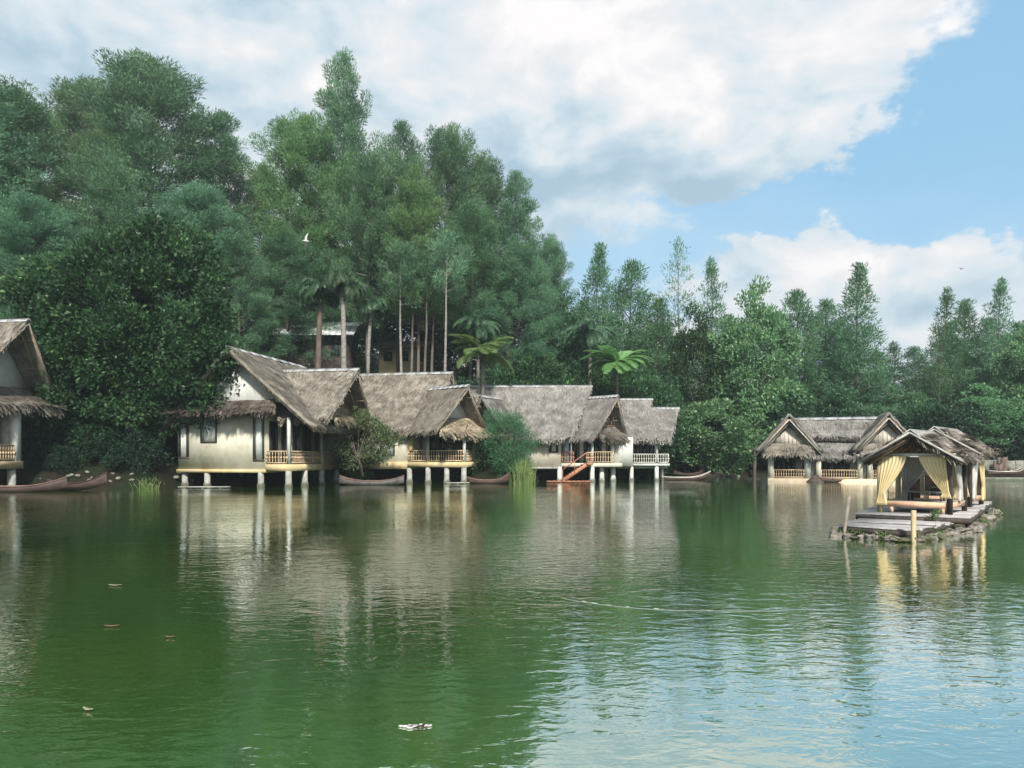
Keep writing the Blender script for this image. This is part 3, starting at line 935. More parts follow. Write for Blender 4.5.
# bushes
citrus = broad_meshes('citrus', 61, 4.4, 2.6, 1.8, 2.0, 120, 110, F_bush, M_bark, ln=0.20, wd=0.11, pr=(0.35, 0.75), rad=0.08, nlimb=9, stems=3, low=-0.95)
x, D = X(366, 54.5), 54.5
put_tree('bush', citrus, x, D, 0.9, 0, 0.92, 'olive leafy bush between the first and second huts', 'bush', z=0.95)
fluffy = broad_meshes('fluffy', 62, 5.6, 2.1, 1.7, 2.6, 120, 150, F_feather, M_bark, ln=0.34, wd=0.035, pr=(0.4, 0.85), rad=0.07, nlimb=8, stems=4, low=-0.95)
x, D = X(508, 58.2), 58.6
put_tree('bush', fluffy, x, D, 0.85, 0, 0.95, 'feathery bright green bush in front of the third hut', 'bush', z=0.3)
dk = broad_meshes('dk', 63, 3.4, 2.4, 1.5, 1.7, 90, 120, F_broad, M_bark, ln=0.2, wd=0.1, pr=(0.35, 0.8), rad=0.06, low=-0.95)
put_tree('bush', dk, X(476, 59.5), 60.0, 1.0, 0, 1.1, 'dark bush beside the second hut porch', 'bush')
put_tree('bush', dk, X(352, 58.5), 58.5, 1.0, 2, 0.9, 'dark bush in the shade right of the first hut', 'bush', z=0.5)

# undergrowth shrubs on the banks, one by one
rs = random.Random(3)
for k, (px, D, i, s, zz) in enumerate(((44, 50.2, 0, 0.75, None), (66, 49.2, 0, 0.5, None), (84, 51, 0, 0.85, None), (112, 50.4, 0, 0.7, None), (138, 50.2, 0, 0.8, None), (150, 48.2, 0, 0.36, None), (24, 51, 0, 0.8, None), (98, 53, 1, 0.9, None), (60, 54, 1, 1.0, None), (134, 54, 1, 0.8, None))):
    put_tree('shrub', SHRUBS[i], X(px, D), D, s, rs.uniform(0, 6.28), s, 'leafy shrub under the big round tree on the left bank, coloured dark as if shaded', 'shrub', 'shrubs under the big round tree', crown_mat=F_dark)
SP = []
spots = [(8, 58, 1, 1.4), (40, 55, 0, 1.2), (70, 60, 1, 1.5), (165, 60, 1, 1.6), (205, 64, 1, 1.3), (255, 66, 1, 1.3), (300, 69, 0, 1.4), (330, 66, 1, 1.1), (352, 65, 0, 1.3), (372, 68, 2, 1.1),
         (392, 66, 0, 1.3), (415, 66, 1, 1.0), (438, 67, 0, 1.3), (462, 67, 1, 1.2), (478, 68, 0, 1.2), (500, 71, 1, 1.3), (520, 73, 1, 1.3), (545, 73, 0, 1.4), (562, 72, 1, 1.4), (585, 72, 0, 1.5), (606, 74, 1, 1.3), (634, 72, 0, 1.4),
         (655, 76, 1, 1.3), (672, 78, 0, 1.4), (690, 82, 2, 1.2), (706, 83, 0, 1.5), (728, 83, 0, 1.4), (744, 84, 1, 1.3), (764, 82, 0, 1.5), (786, 80, 0, 1.5), (812, 82, 1, 1.4), (838, 80, 0, 1.6), (866, 80, 1, 1.4),
         (890, 78, 0, 1.6), (915, 78, 1, 1.4), (938, 76, 0, 1.5), (960, 78, 0, 1.6), (985, 80, 0, 1.6), (1008, 76, 1, 1.3), (1030, 75, 0, 1.5), (335, 80, 1, 1.6), (460, 80, 1, 1.6), (540, 84, 1, 1.8), (270, 78, 1, 1.6)]
for k, (px, D, i, s) in enumerate(spots):
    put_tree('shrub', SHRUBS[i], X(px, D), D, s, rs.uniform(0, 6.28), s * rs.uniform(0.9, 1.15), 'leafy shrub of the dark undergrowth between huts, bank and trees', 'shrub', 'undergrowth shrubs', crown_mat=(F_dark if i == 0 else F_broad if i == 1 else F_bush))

# reeds
rng = np.random.default_rng(8)
rb = MB()
n = 230
P = np.stack([rng.normal(0, 0.33, n), rng.normal(0, 0.3, n), np.zeros(n)], 1)
q = []
for i in range(n):
    a = P[i]
    h = rng.uniform(0.7, 2.2)
    dx = rng.normal(0, 0.25)
    b = a + np.array([dx * 0.5, rng.normal(0, 0.1), h * 0.65])
    c = a + np.array([dx * 1.4, rng.normal(0, 0.15), h])
    w = np.array([0.022, 0, 0])
    q.append([a - w, a + w, b + w * 0.8, b - w * 0.8])
    q.append([b - w * 0.8, b + w * 0.8, c + w * 0.1, c - w * 0.1])
rb.quads(np.array(q), rng.uniform(0, 1, len(q)))
o = rb.build('reed_clump', F_grass, loc=(X(524, 56.9), 56.9, -0.1))
tag(o, 'yellow-green reeds growing from the water in front of the third hut', 'reeds')
rb2 = MB()
rb2.quads(np.array(q)[::5] * np.array([1.0, 1, 0.4]), rng.uniform(0, 0.6, len(q[::5])))
o = rb2.build('reed_clump', F_grass, loc=(X(148, 47.6), 47.4, 0.0))
tag(o, 'small reeds at the waterline under the big round tree', 'reeds')

# ------------------------------------------------------------------ hut builders
def mat2(x, y, a, z=0.0):
    return Matrix.Translation((x, y, z)) @ Matrix.Rotation(a, 4, 'Z')


def straw_patch(mb, rng, A, B, Cc, Dd, thick=0.22, nu=26, nv=16, sag=0.25, straws=1500, fringe=90, fl=0.34, nz=0.05, top_ext=0.0, slen=0.55):
    """A,B: ridge ends; Cc,Dd: eave ends under B and A. A thick uneven thatch blanket with loose straw on top and a fringe"""
    A, B, Cc, Dd = (np.array(p, float) for p in (A, B, Cc, Dd))
    nrm = np.cross(B - A, Dd - A)
    nrm /= np.linalg.norm(nrm)
    if nrm[2] < 0:
        nrm = -nrm

    ph = rng.uniform(0, 6.28, 5)

    def pt(u, v):
        p = (A * (1 - u) + B * u) * (1 - v) + (Dd * (1 - u) + Cc * u) * v
        s = -sag * math.sin(math.pi * v) + 0.04 * math.sin(u * 9 + ph[0]) * v + 0.03 * math.sin(v * 11 + ph[1] + u * 4)
        q = p + nrm * s
        q = q + np.array([0, 0, -1]) * (0.07 * math.sin(u * 17 + ph[2]) + 0.05 * math.sin(u * 41 + ph[3])) * (v > 0.99)
        return q
    top = np.array([[pt(i / nu, j / nv) for i in range(nu + 1)] for j in range(nv + 1)])
    top = top + nrm * rng.normal(0, nz, (nv + 1, nu + 1, 1)) * 0.6
    th = np.array([thick * (0.7 + 0.5 * j / nv) for j in range(nv + 1)]).reshape(-1, 1, 1)
    bot = top - nrm * th
    V = np.concatenate([top.reshape(-1, 3), bot.reshape(-1, 3)])
    W = nu + 1
    o = (nv + 1) * W
    F = []
    for j in range(nv):
        for i in range(nu):
            a = j * W + i
            F.append((a, a + 1, a + W + 1, a + W))
            F.append((o + a, o + a + W, o + a + W + 1, o + a + 1))
    for i in range(nu):
        F.append((i, o + i, o + i + 1, i + 1))
        a = nv * W + i
        F.append((a, a + 1, o + a + 1, o + a))
    for j in range(nv):
        a = j * W
        F.append((a, a + W, o + a + W, o + a))
        a = j * W + nu
        F.append((a, o + a, o + a + W, a + W))
    mb.add(V, F, 0.5)
    # loose straw lying down the slope
    n = straws
    u = rng.uniform(0, 1, n)
    v = rng.uniform(0, 0.97, n)
    P = np.array([pt(a, b) for a, b in zip(u, v)])
    Q = np.array([pt(a, min(b + 0.05, 1.0)) for a, b in zip(u, v)])
    D = unit(Q - P)
    side = unit(np.cross(D, nrm))
    D = unit(D + side * rng.normal(0, 0.16, (n, 1)))
    L = rng.uniform(0.5, 1.4, (n, 1)) * slen
    Wd = rng.uniform(0.015, 0.05, (n, 1))
    lift0 = nrm * 0.02
    lift1 = nrm * rng.uniform(0.03, 0.11, (n, 1))
    mb.quads(np.stack([P + lift0 - side * Wd, P + lift0 + side * Wd, P + D * L + lift1 + side * Wd * 0.5, P + D * L + lift1 - side * Wd * 0.5], 1), rng.uniform(0, 1, n))
    # fringe
    n = fringe
    for edge in range(2):
        u = rng.uniform(0, 1, n)
        P = np.array([pt(a, 1.0) for a in u]) - nrm * rng.uniform(0, thick * 1.2, (n, 1)) - D.mean(0) * 0.1
        D2 = unit(D.mean(0) * 0.8 + np.array([0, 0, -0.9]) + rng.normal(0, 0.18, (n, 3)))
        L = rng.uniform(0.3, 1.1, (n, 1)) * fl
        s2 = unit(np.cross(D2, nrm)) * rng.uniform(0.03, 0.10, (n, 1))
        mb.quads(np.stack([P - s2, P + s2, P + D2 * L + s2 * 0.3, P + D2 * L - s2 * 0.3], 1), rng.uniform(0.1, 1, n))
    # rough gable edges
    m = max(10, n // 3)
    for uu in (0.0, 1.0):
        v = rng.uniform(0.02, 1, m)
        P = np.array([pt(uu, b) for b in v]) - nrm * rng.uniform(0, thick, (m, 1))
        out = unit((B - A)) * (1 if uu else -1)
        D2 = unit(out * 0.5 + D.mean(0) * 0.8 + np.array([0, 0, -0.5]) + rng.normal(0, 0.2, (m, 3)))
        L = rng.uniform(0.12, 0.38, (m, 1))
        s2 = unit(np.cross(D2, nrm)) * 0.03
        mb.quads(np.stack([P - s2, P + s2, P + D2 * L + s2 * 0.3, P + D2 * L - s2 * 0.3], 1), rng.uniform(0, 1, m))


SEED = [100]


def gable_roof(root, M, r0, r1, e0, e1, wf, wb, zr, ze, zeb=None, mat=None, back=True, front=True, thick=0.22, straws=1500, fringe=90, cap=True, sag=0.10, name='thatch_roof', cap_mat=None, rafters=True, nu=24, nv=14, fl=0.34, slen=0.55):
    """ridge along local x from r0 to r1 (outward-leaning ends), eaves from e0 to e1; front is -y"""
    SEED[0] += 1
    rng = np.random.default_rng(SEED[0])
    zeb = ze if zeb is None else zeb

    def P(x, y, z):
        return tuple(M @ Vector((x, y, z)))
    mb = MB()
    if front:
        straw_patch(mb, rng, P(r0, -0.05, zr), P(r1, -0.05, zr), P(e1, -wf, ze), P(e0, -wf, ze), thick, straws=straws, fringe=fringe, sag=sag, nu=nu, nv=nv, fl=fl, slen=slen)
    if back:
        straw_patch(mb, rng, P(r0, 0.05, zr), P(r1, 0.05, zr), P(e1, wb, zeb), P(e0, wb, zeb), thick, straws=straws // 2, fringe=fringe // 2, sag=sag, nu=nu, nv=nv, fl=fl, slen=slen)
    roof = mb.build(name, mat or M_thatch, root)
    if cap:
        c = MB()
        n = 8
        for k in range(n):
            x0 = r0 - 0.05 + (r1 - r0 + 0.1) * k / n
            x1 = r0 - 0.05 + (r1 - r0 + 0.1) * (k + 1) / n
            for sg in (-1, 1):
                a = [(x0, 0, zr + 0.07), (x1 - 0.01, 0, zr + 0.07), (x1 - 0.01, sg * 0.26, zr - 0.13), (x0, sg * 0.26, zr - 0.13)]
                b = [(p[0], p[1], p[2] - 0.035) for p in a]
                v = [P(*p) for p in a + b]
                c.add(v, [(0, 1, 2, 3), (7, 6, 5, 4), (0, 4, 5, 1), (1, 5, 6, 2), (2, 6, 7, 3), (3, 7, 4, 0)])
        c.build('ridge_cap', cap_mat or M_ridge, roof)
    if rafters:
        rf = MB()
        nr = max(3, int(abs(e1 - e0) / 0.55))
        for k in range(nr + 1):
            t = k / nr
            for sg, w, z in ((-1, wf, ze), (1, wb, zeb)):
                if (sg < 0 and not front) or (sg > 0 and not back):
                    continue
                a = P(r0 + 0.1 + (r1 - r0 - 0.2) * t, sg * 0.1, zr - thick - 0.18)
                b = P(e0 + 0.08 + (e1 - e0 - 0.16) * t, sg * (w - 0.15), z - thick * 0.9 - 0.10)
                rf.bar(a, b, 0.07, 0.09, var=(k * 0.37) % 1)
        for t in (0.15, 0.45, 0.75):
            for sg, w, z in ((-1, wf, ze), (1, wb, zeb)):
                if (sg < 0 and not front) or (sg > 0 and not back):
                    continue
                y = sg * w * t
                zz = zr + (z - zr) * t - thick - 0.12 - sag * math.sin(math.pi * t)
                rf.bar(P(r0 + (e0 - r0) * t + 0.1, y, zz), P(r1 + (e1 - r1) * t - 0.1, y, zz), 0.06, 0.06)
        rf.build('rafter_frame', M_slat, roof)
    return roof


def gable_panel(root, M, x, wf, wb, z0, z1, mat, slats=False, t=0.08, lean=0.0):
    """triangle closing a gable at local x; battens on its face"""
    def P(a, b, c):
        return tuple(M @ Vector((a, b, c)))
    mb = MB()
    v = [P(x, -wf, z0), P(x, wb, z0), P(x + lean, 0, z1), P(x - t, -wf, z0), P(x - t, wb, z0), P(x - t + lean, 0, z1)]
    mb.add(v, [(0, 1, 2), (5, 4, 3), (0, 3, 4, 1), (1, 4, 5, 2), (2, 5, 3, 0)])
    o = mb.build('gable_panel', mat, root)
    if slats:
        b = MB()
        n = int((wf + wb) / 0.32)
        for i in range(1, n):
            y = -wf + (wf + wb) * i / n
            top = z0 + (z1 - z0) * ((1 - abs(y) / wf) if y < 0 else (1 - y / wb))
            f = (top - z0) / (z1 - z0)
            b.bar(P(x + 0.02, y, z0 + 0.02), P(x + 0.02 + lean * f, y, top - 0.05), 0.05, 0.04, var=(i * 0.61) % 1)
        b.bar(P(x + 0.06, -wf, z0 + 0.04), P(x + 0.06, wb, z0 + 0.04), 0.10, 0.12)
        b.build('batten', M_slat, o)
    return o


def barge_boards(root, M, r, e, wf, wb, zr, ze, mat=None, drop=0.30, w=0.14, name='barge_board', sides=(-1, 1)):
    def P(a, b, c):
        return tuple(M @ Vector((a, b, c)))
    for sg, ww in ((-1, wf), (1, wb)):
        if sg not in sides:
            continue
        b = MB()
        b.bar(P(r, 0, zr - drop), P(e, sg * ww, ze - drop), w, 0.07)
        b.build(name, mat or M_greywood, root)


def skirt(root, M, x, y0, y1, z1, out=1.0, z0=None, mat=None, flare=0.4, straws=500, fringe=70, thick=0.18, fl=0.5):
    """small lean-to thatch under a gable that faces local +x"""
    SEED[0] += 1
    rng = np.random.default_rng(SEED[0])

    def P(a, b, c):
        return tuple(M @ Vector((a, b, c)))
    mb = MB()
    straw_patch(mb, rng, P(x, y0 + 0.15, z1), P(x, y1 - 0.15, z1), P(x + out, y1 + flare, z0), P(x + out, y0 - flare, z0), thick, 14, 6, 0.06, straws, fringe, fl)
    return mb.build('skirt_roof', mat or M_thatch, root)


def wall_box(root, name, x0, x1, y0, y1, z0, z1, mat, M=None):
    mb = MB()
    mb.box(x0, x1, y0, y1, z0, z1, M)
    return mb.build(name, mat, root)


def window(root, a, b, z0, z1, frame=None, pane=None, name='window', curtain=True, proud=0.06, fw=0.10, M=None):
    """window on a wall line from a to b (local xy); the outside is on the right-hand side going a -> b"""
    a, b = Vector((*a, 0)), Vector((*b, 0))
    d = (b - a).normalized()
    o = Vector((d.y, -d.x, 0))
    L = (b - a).length
    T_ = Matrix.Translation(a) @ Matrix(((d.x, o.x, 0, 0), (d.y, o.y, 0, 0), (0, 0, 1, 0), (0, 0, 0, 1)))
    if M is not None:
        T_ = M @ T_
    f = MB()
    f.box(0, L, -0.02, proud, z0, z0 + fw, T_)
    f.box(0, L, -0.02, proud, z1 - fw, z1, T_)
    f.box(0, fw, -0.02, proud, z0 + fw, z1 - fw, T_)
    f.box(L - fw, L, -0.02, proud, z0 + fw, z1 - fw, T_)
    fo = f.build(name, frame or M_dark, root)
    g = MB()
    g.box(fw, L - fw, 0.004, 0.015, z0 + fw, z1 - fw, T_)
    g.build('pane', pane or M_glass, fo)
    if curtain:
        c = MB()
        w = (L - 2 * fw)
        for k in range(7):
            x0 = fw + w * (0.18 + 0.64 * k / 7)
            c.box(x0, x0 + w * 0.085, 0.018, 0.026 + 0.012 * (k % 2), z0 + fw, z1 - fw, T_)
        c.build('curtain', M_curtain, fo)
    return fo


def railing(root, a, b, z0, h, mat, nb=None, solid=0.0, M=None, top=0.07):
    a, b = Vector((*a, z0)), Vector((*b, z0))
    if M is not None:
        a, b = M @ a, M @ b
    L = (b - a).length
    nb = nb or max(3, int(L / 0.19))
    mb = MB()
    up = Vector((0, 0, 1))
    mb.bar(a + up * h, b + up * h, 0.09, top)
    mb.bar(a + up * 0.10, b + up * 0.10, 0.07, 0.07)
    for i in range(nb + 1):
        p = a.lerp(b, i / nb)
        wdt = 0.055 if i not in (0, nb) else 0.10
        mb.bar(p + up * 0.1, p + up * (h * 0.42), wdt * 0.8, var=0.4)
        mb.bar(p + up * (h * 0.42), p + up * (h * 0.60), wdt * 1.5, var=0.4)
        mb.bar(p + up * (h * 0.60), p + up * h, wdt * 0.8, var=0.4)
    return mb.build('railing', mat, root)


def post(root, x, y, z0, z1, r=0.09, mat=None, M=None, square=True, name='post'):
    mb = MB()
    a, b = Vector((x, y, z0)), Vector((x, y, z1))
    if M is not None:
        a, b = M @ a, M @ b
    if square:
        mb.bar(a, b, 2 * r, 2 * r, up=(0, 1, 0))
    else:
        mb.tube([a, b], [r, r], 12)
    return mb.build(name, mat or M_post, root)


def pier(root, x, y, z1, r=0.17, mat=None, foot=True, zb=-1.5):
    mb = MB()
    if foot:
        mb.tube([(x, y, zb), (x, y, 0.18), (x, y, 0.30), (x, y, z1)], [r * 1.35, r * 1.3, r, r * 0.97], 12)
    else:
        mb.tube([(x, y, zb), (x, y, z1)], [r, r], 12)
    return mb.build('pier', mat or M_concrete, root)


def glass_wall(root, a, b, z0, z1, n=5, M=None, pale=(1, 3)):
    """row of tall glazed doors with light curtains behind"""
    a, b = Vector((*a, 0)), Vector((*b, 0))
    for i in range(n):
        p, q = a.lerp(b, (i + 0.04) / n), a.lerp(b, (i + 0.96) / n)
        window(root, (p.x, p.y), (q.x, q.y), z0, z1, frame=M_dark, pane=M_glass_pale if i in pale else M_glass, name='glass_door', curtain=(i in pale), fw=0.07, M=M)


M_wall_peach = surf('plaster_peach', (0.56, 0.44, 0.32), (0.68, 0.57, 0.43), 0.8, 0.85, 0.15, stain=((0.36, 0.30, 0.22), 0.5))


# ================================================================== hut 1 (left of centre, big side gable)
def hut_one():
    rt = empty('stilt_hut', (-14.6, 49.8, 0), R(-10), 'large stilt hut with a white front gable triangle beside the big round tree', 'hut', 'thatched huts around the lake')
    zf = 1.18
    wall_box(rt, 'wall', -8.0, -1.6, 0.0, 9.5, zf, 4.85, M_wall)
    wall_box(rt, 'floor_slab', -8.1, -1.65, -0.07, 9.5, zf - 0.22, zf - 0.003, M_wall_yel)
    wall_box(rt, 'porch_deck', -1.6, 0.12, -0.12, 8.0, zf - 0.10, zf + 0.34, M_wall_yel)
    wall_box(rt, 'rear_wall', -1.598, 0.05, 7.9, 9.5, zf, 4.8, M_wall)
    window(rt, (-6.35, 0), (-5.15, 0), 2.95, 4.72, pane=M_glass_pale)
    window(rt, (-2.55, 0), (-1.75, 0), 1.72, 4.72, pane=M_glass_pale, name='window', fw=0.13)
    window(rt, (-8.0, 0), (-7.2, 0), 1.9, 4.3, pane=M_glass)
    glass_wall(rt, (-1.6, 0.3), (-1.6, 7.6), zf + 0.36, 4.4, 7, pale=(1, 2, 4, 6))
    # glazed front of the porch nook
    glass_wall(rt, (-1.5, 1.9), (-0.1, 1.9), zf + 0.36, 4.4, 3, pale=(1,))
    zr_ = zf + 0.34
    railing(rt, (-1.55, -0.05), (-0.12, -0.05), zr_, 0.85, M_rail)
    for y0, y1 in ((0.1, 4.9), (5.1, 7.8)):
        railing(rt, (0.03, y0), (0.03, y1), zr_, 0.85, M_rail)
    for x, y in ((0, -0.02), (0.02, 5.0), (0.02, 7.9)):
        post(rt, x, y, zr_, 4.6, 0.10)
    for x, y in ((-5.95, 0.15), (-2.05, 0.1), (-0.05, 0.02), (0.0, 2.3), (0.02, 5.0), (0.02, 7.7), (-7.7, 0.3), (-7.7, 7.5), (-4, 7.5)):
        pier(rt, x, y, zf - 0.1, 0.20)
    # main roof: ridge runs back from the front gable
    M = mat2(-3.85, 0, R(90))      # local x -> +y ; local -y -> +x
    gable_roof(rt, M, -1.0, 10.5, -0.8, 10.0, 6.1, 4.9, 9.2, 3.95, zeb=4.35, mat=M_thatch, straws=3400, fringe=170, thick=0.26)
    M2 = mat2(-3.85, 0, R(-90))    # +x of this frame faces the front
    gable_panel(rt, M2, 0.02, 3.6, 3.3, 5.6, 8.8, M_wall_white)
    barge_boards(rt, M2, 0.95, 0.75, 4.8, 5.9, 9.2, 4.1, M_dark, 0.34)
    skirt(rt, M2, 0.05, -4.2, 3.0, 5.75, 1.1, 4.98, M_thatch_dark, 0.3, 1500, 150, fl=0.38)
    # wing roof, ridge to the right
    M3 = mat2(0, 4.6, 0)
    gable_roof(rt, M3, -3.6, 3.0, -1.0, 2.5, 4.3, 4.0, 8.25, 4.5, mat=M_thatch, straws=2000, fringe=110, thick=0.24)
    gable_panel(rt, M3, 1.3, 2.3, 2.3, 5.5, 7.7, M_slat, True)
    barge_boards(rt, M3, 2.95, 2.45, 4.2, 3.9, 8.25, 4.5)
    skirt(rt, M3, 1.35, -2.6, 2.6, 5.5, 1.3, 4.55, M_thatch_tan, 0.5, 500, 70)
    return rt


hut_one()


# ================================================================== hut 2
def hut_two():
    rt = empty('stilt_hut', (-6.35, 57.4, 0), R(-12), 'stilt hut with a blue-white porch gable above a blond thatch skirt', 'hut', 'thatched huts around the lake')
    zf = 1.28
    wall_box(rt, 'wall', -6.6, -1.62, 0.15, 9.0, zf, 4.15, M_wall)
    wall_box(rt, 'floor_slab', -6.7, -1.6, 0.08, 9.0, zf - 0.2, zf + 0.35, M_wall_yel)
    window(rt, (-3.9, 0.15), (-2.7, 0.15), 2.1, 3.9, pane=M_glass_pale)
    window(rt, (-6.1, 0.15), (-4.9, 0.15), 2.1, 3.9)
    wall_box(rt, 'porch_deck', -1.59, 2.95, -0.15, 6.0, zf - 0.05, zf + 0.35, M_wall_yel)
    wall_box(rt, 'rear_wall', -1.6, 2.9, 2.6, 9.0, zf + 0.35, 4.3, M_wall)
    glass_wall(rt, (-1.5, 2.59), (2.8, 2.59), zf + 0.4, 4.3, 6, pale=(0, 3))
    wall_box(rt, 'corner_wall', -1.58, -1.2, 0.02, 0.2, zf + 0.35, 4.1, M_wall_yel)
    zt = zf + 0.35
    railing(rt, (-1.5, -0.05), (-0.1, -0.05), zt, 0.85, M_rail)
    railing(rt, (0.12, -0.08), (2.8, -0.08), zt, 0.85, M_rail)
    railing(rt, (2.87, 0.1), (2.87, 2.5), zt, 0.85, M_rail)
    for x, y, zp in ((0, 0, 3.8), (2.86, 0, 4.05)):
        post(rt, x, y, zt, zp, 0.10)
    for x, y in ((-1.5, 0.1), (0, 0.05), (1.45, 0.1), (2.8, 0.05), (-6.2, 0.5), (2.8, 4), (-6.2, 6)):
        pier(rt, x, y, zf - 0.02, 0.20)
    M = mat2(0, 4.6, 0)
    gable_roof(rt, M, -7.9, 0.6, -7.0, 0.0, 5.2, 5.0, 8.9, 3.95, mat=M_thatch, straws=3600, fringe=170, thick=0.25, rafters=False)
    gable_panel(rt, M, -0.2, 0.2, 3.6, 5.2, 8.4, M_slat, True)
    barge_boards(rt, M, 0.55, 0.0, 5.1, 4.9, 8.9, 4.0, sides=(1,))
    a = R(-32)
    M2 = mat2(2.0, 0.5, a)
    gable_roof(rt, M2, -3.0, 1.5, -2.2, 0.8, 2.75, 2.75, 7.35, 3.85, mat=M_thatch, straws=1500, fringe=90, thick=0.2)
    gable_panel(rt, M2, -0.1, 1.5, 1.5, 4.9, 6.75, M_wall_white)
    barge_boards(rt, M2, 1.45, 0.8, 2.7, 2.7, 7.35, 3.9)
    skirt(rt, M2, -0.05, -1.45, 1.6, 4.95, 1.35, 3.75, M_thatch_tan, 1.0, 1200, 170, fl=0.5)
    return rt


hut_two()


# ================================================================== hut 3 with the stairs
def hut_three():
    rt = empty('stilt_hut', (3.9, 60.6, 0), 0, 'stilt hut with the longest level ridge and a red stair down to the water', 'hut', 'thatched huts around the lake')
    zf = 1.2
    wall_box(rt, 'wall', -6.6, 0.0, 0.0, 8.0, zf, 3.85, M_wall)
    wall_box(rt, 'floor_slab', -6.65, 0.02, -0.05, 8.0, zf - 0.15, zf - 0.003, M_concrete)
    window(rt, (-0.95, 0), (-0.2, 0), 2.35, 3.45)
    window(rt, (0.1, 0.35), (0.8, 0.35), 1.55, 3.75, name='glass_door', pane=M_glass_pale, curtain=False)
    # porch and glazed wall behind
    wall_box(rt, 'porch_deck', 0.03, 4.9, 0.05, 7.5, zf, zf + 0.3, M_wall)
    wall_box(rt, 'rear_wall', 0.01, 4.8, 2.8, 8.0, zf + 0.3, 3.9, M_wall)
    wall_box(rt, 'entry_wall', 0.01, 0.9, 0.38, 0.5, zf + 0.3, 3.8, M_wall_white)
    glass_wall(rt, (0.95, 2.79), (4.7, 2.79), zf + 0.35, 3.9, 6, pale=(1, 4))
    zt = zf + 0.3
    railing(rt, (2.55, 0.1), (4.2, 0.1), zt, 0.9, M_rail, solid=1)
    railing(rt, (0.1, 0.1), (1.0, 0.1), zt, 0.9, M_redwood)
    # little white bay beside the porch
    wall_box(rt, 'side_bay', 4.35, 6.0, 1.6, 6.0, zf + 0.05, 3.62, M_wall_white)
    for x, y, s in ((-0.1, 0.1, 0), (2.5, 0.1, 0), (3.35, 0.7, 0), (4.3, 1.0, 0)):
        pier(rt, x, y, zf + 0.02, 0.19, M_post)
    for x, y in ((-6, 0.5), (-3, 3), (-6, 6), (4.3, 6)):
        pier(rt, x, y, zf - 0.15, 0.2)
    post(rt, 2.5, 0.1, zt, 3.75, 0.10)
    post(rt, 4.28, 1.3, zt, 3.6, 0.10)
    # stair
    st = MB()
    n = 9
    for i in range(n):
        x = 1.85 - i * 0.20
        z = zt - 0.06 - i * 0.155
        st.box(x - 0.28, x, -1.15, -0.02, z - 0.05, z, var=(i * 0.37) % 1)
        st.box(x - 0.03, x, -1.13, -0.04, z - 0.15, z - 0.052, var=0.3)
    stair = st.build('stair', M_redwood, rt)
    for y in (-1.18, 0.0):
        b = MB()
        b.bar((1.9, y, zt - 0.12), (0.05, y, 0.10), 0.06, 0.26)
        b.build('stringer', M_redwood, stair)
    for y in (-1.20,):
        b = MB()
        b.bar((1.95, y, zt + 0.85), (0.05, y, 1.0), 0.06, 0.07)
        for t in (0.0, 0.5, 1.0):
            p = Vector((1.95, y, zt - 0.1)).lerp(Vector((0.05, y, 0.10)), t)
            b.bar(p, p + Vector((0, 0, 0.95)), 0.06)
        b.build('hand_rail', M_redwood, stair)
    wall_box(rt, 'stair_landing', 1.85, 2.45, -1.2, 0.04, zt - 0.12, zt, M_redwood)
    railing(rt, (1.95, -1.15), (2.42, -1.15), zt, 0.85, M_orange, 3)
    lp = MB()
    for i in range(9):
        lp.box(-1.2 + i * 0.38, -1.2 + i * 0.38 + 0.35, -1.7, -0.5, 0.05, 0.14, var=(i * 0.43) % 1)
    lp.box(-1.2, 2.2, -1.62, -1.52, -0.1, 0.048)
    lp.box(-1.2, 2.2, -0.7, -0.6, -0.1, 0.048)
    lp.build('water_landing', M_redwood, rt)
    # roofs
    M = mat2(0, 4.0, 0)
    gable_roof(rt, M, -8.4, 2.9, -6.9, 0.8, 5.0, 4.6, 8.05, 3.40, mat=M_thatch_grey, straws=4200, fringe=220, thick=0.25, rafters=False)
    gable_panel(rt, M, 0.3, 0.2, 3.0, 4.9, 7.4, M_slat, True)
    barge_boards(rt, M, 2.8, 0.75, 4.9, 4.5, 8.05, 3.5, sides=(1,))
    M2 = mat2(4.1, 0.9, R(-44))
    gable_roof(rt, M2, -2.2, 0.7, -2.0, 0.0, 2.4, 2.4, 6.95, 3.5, mat=M_thatch_grey, straws=1700, fringe=110, thick=0.2)
    gable_panel(rt, M2, -0.7, 1.3, 1.3, 4.5, 6.35, M_slat, True)
    barge_boards(rt, M2, 0.65, 0.0, 2.3, 2.3, 6.95, 3.55)
    skirt(rt, M2, -0.65, -1.2, 1.6, 4.5, 1.1, 3.55, M_thatch, 0.35, 800, 110)
    # small left wing seen behind the bush
    M3 = mat2(-5.7, 0.6, R(-120))
    gable_roof(rt, M3, -1.6, 1.3, -1.5, 0.6, 2.3, 2.3, 6.85, 3.6, mat=M_thatch_grey, straws=900, fringe=80, thick=0.2)
    gable_panel(rt, M3, -0.1, 1.7, 1.7, 4.4, 6.6, M_wall_white)
    skirt(rt, M3, -0.05, -2.0, 2.0, 4.6, 1.0, 3.6, M_thatch_tan, 0.5, 500, 90)
    return rt


hut_three()


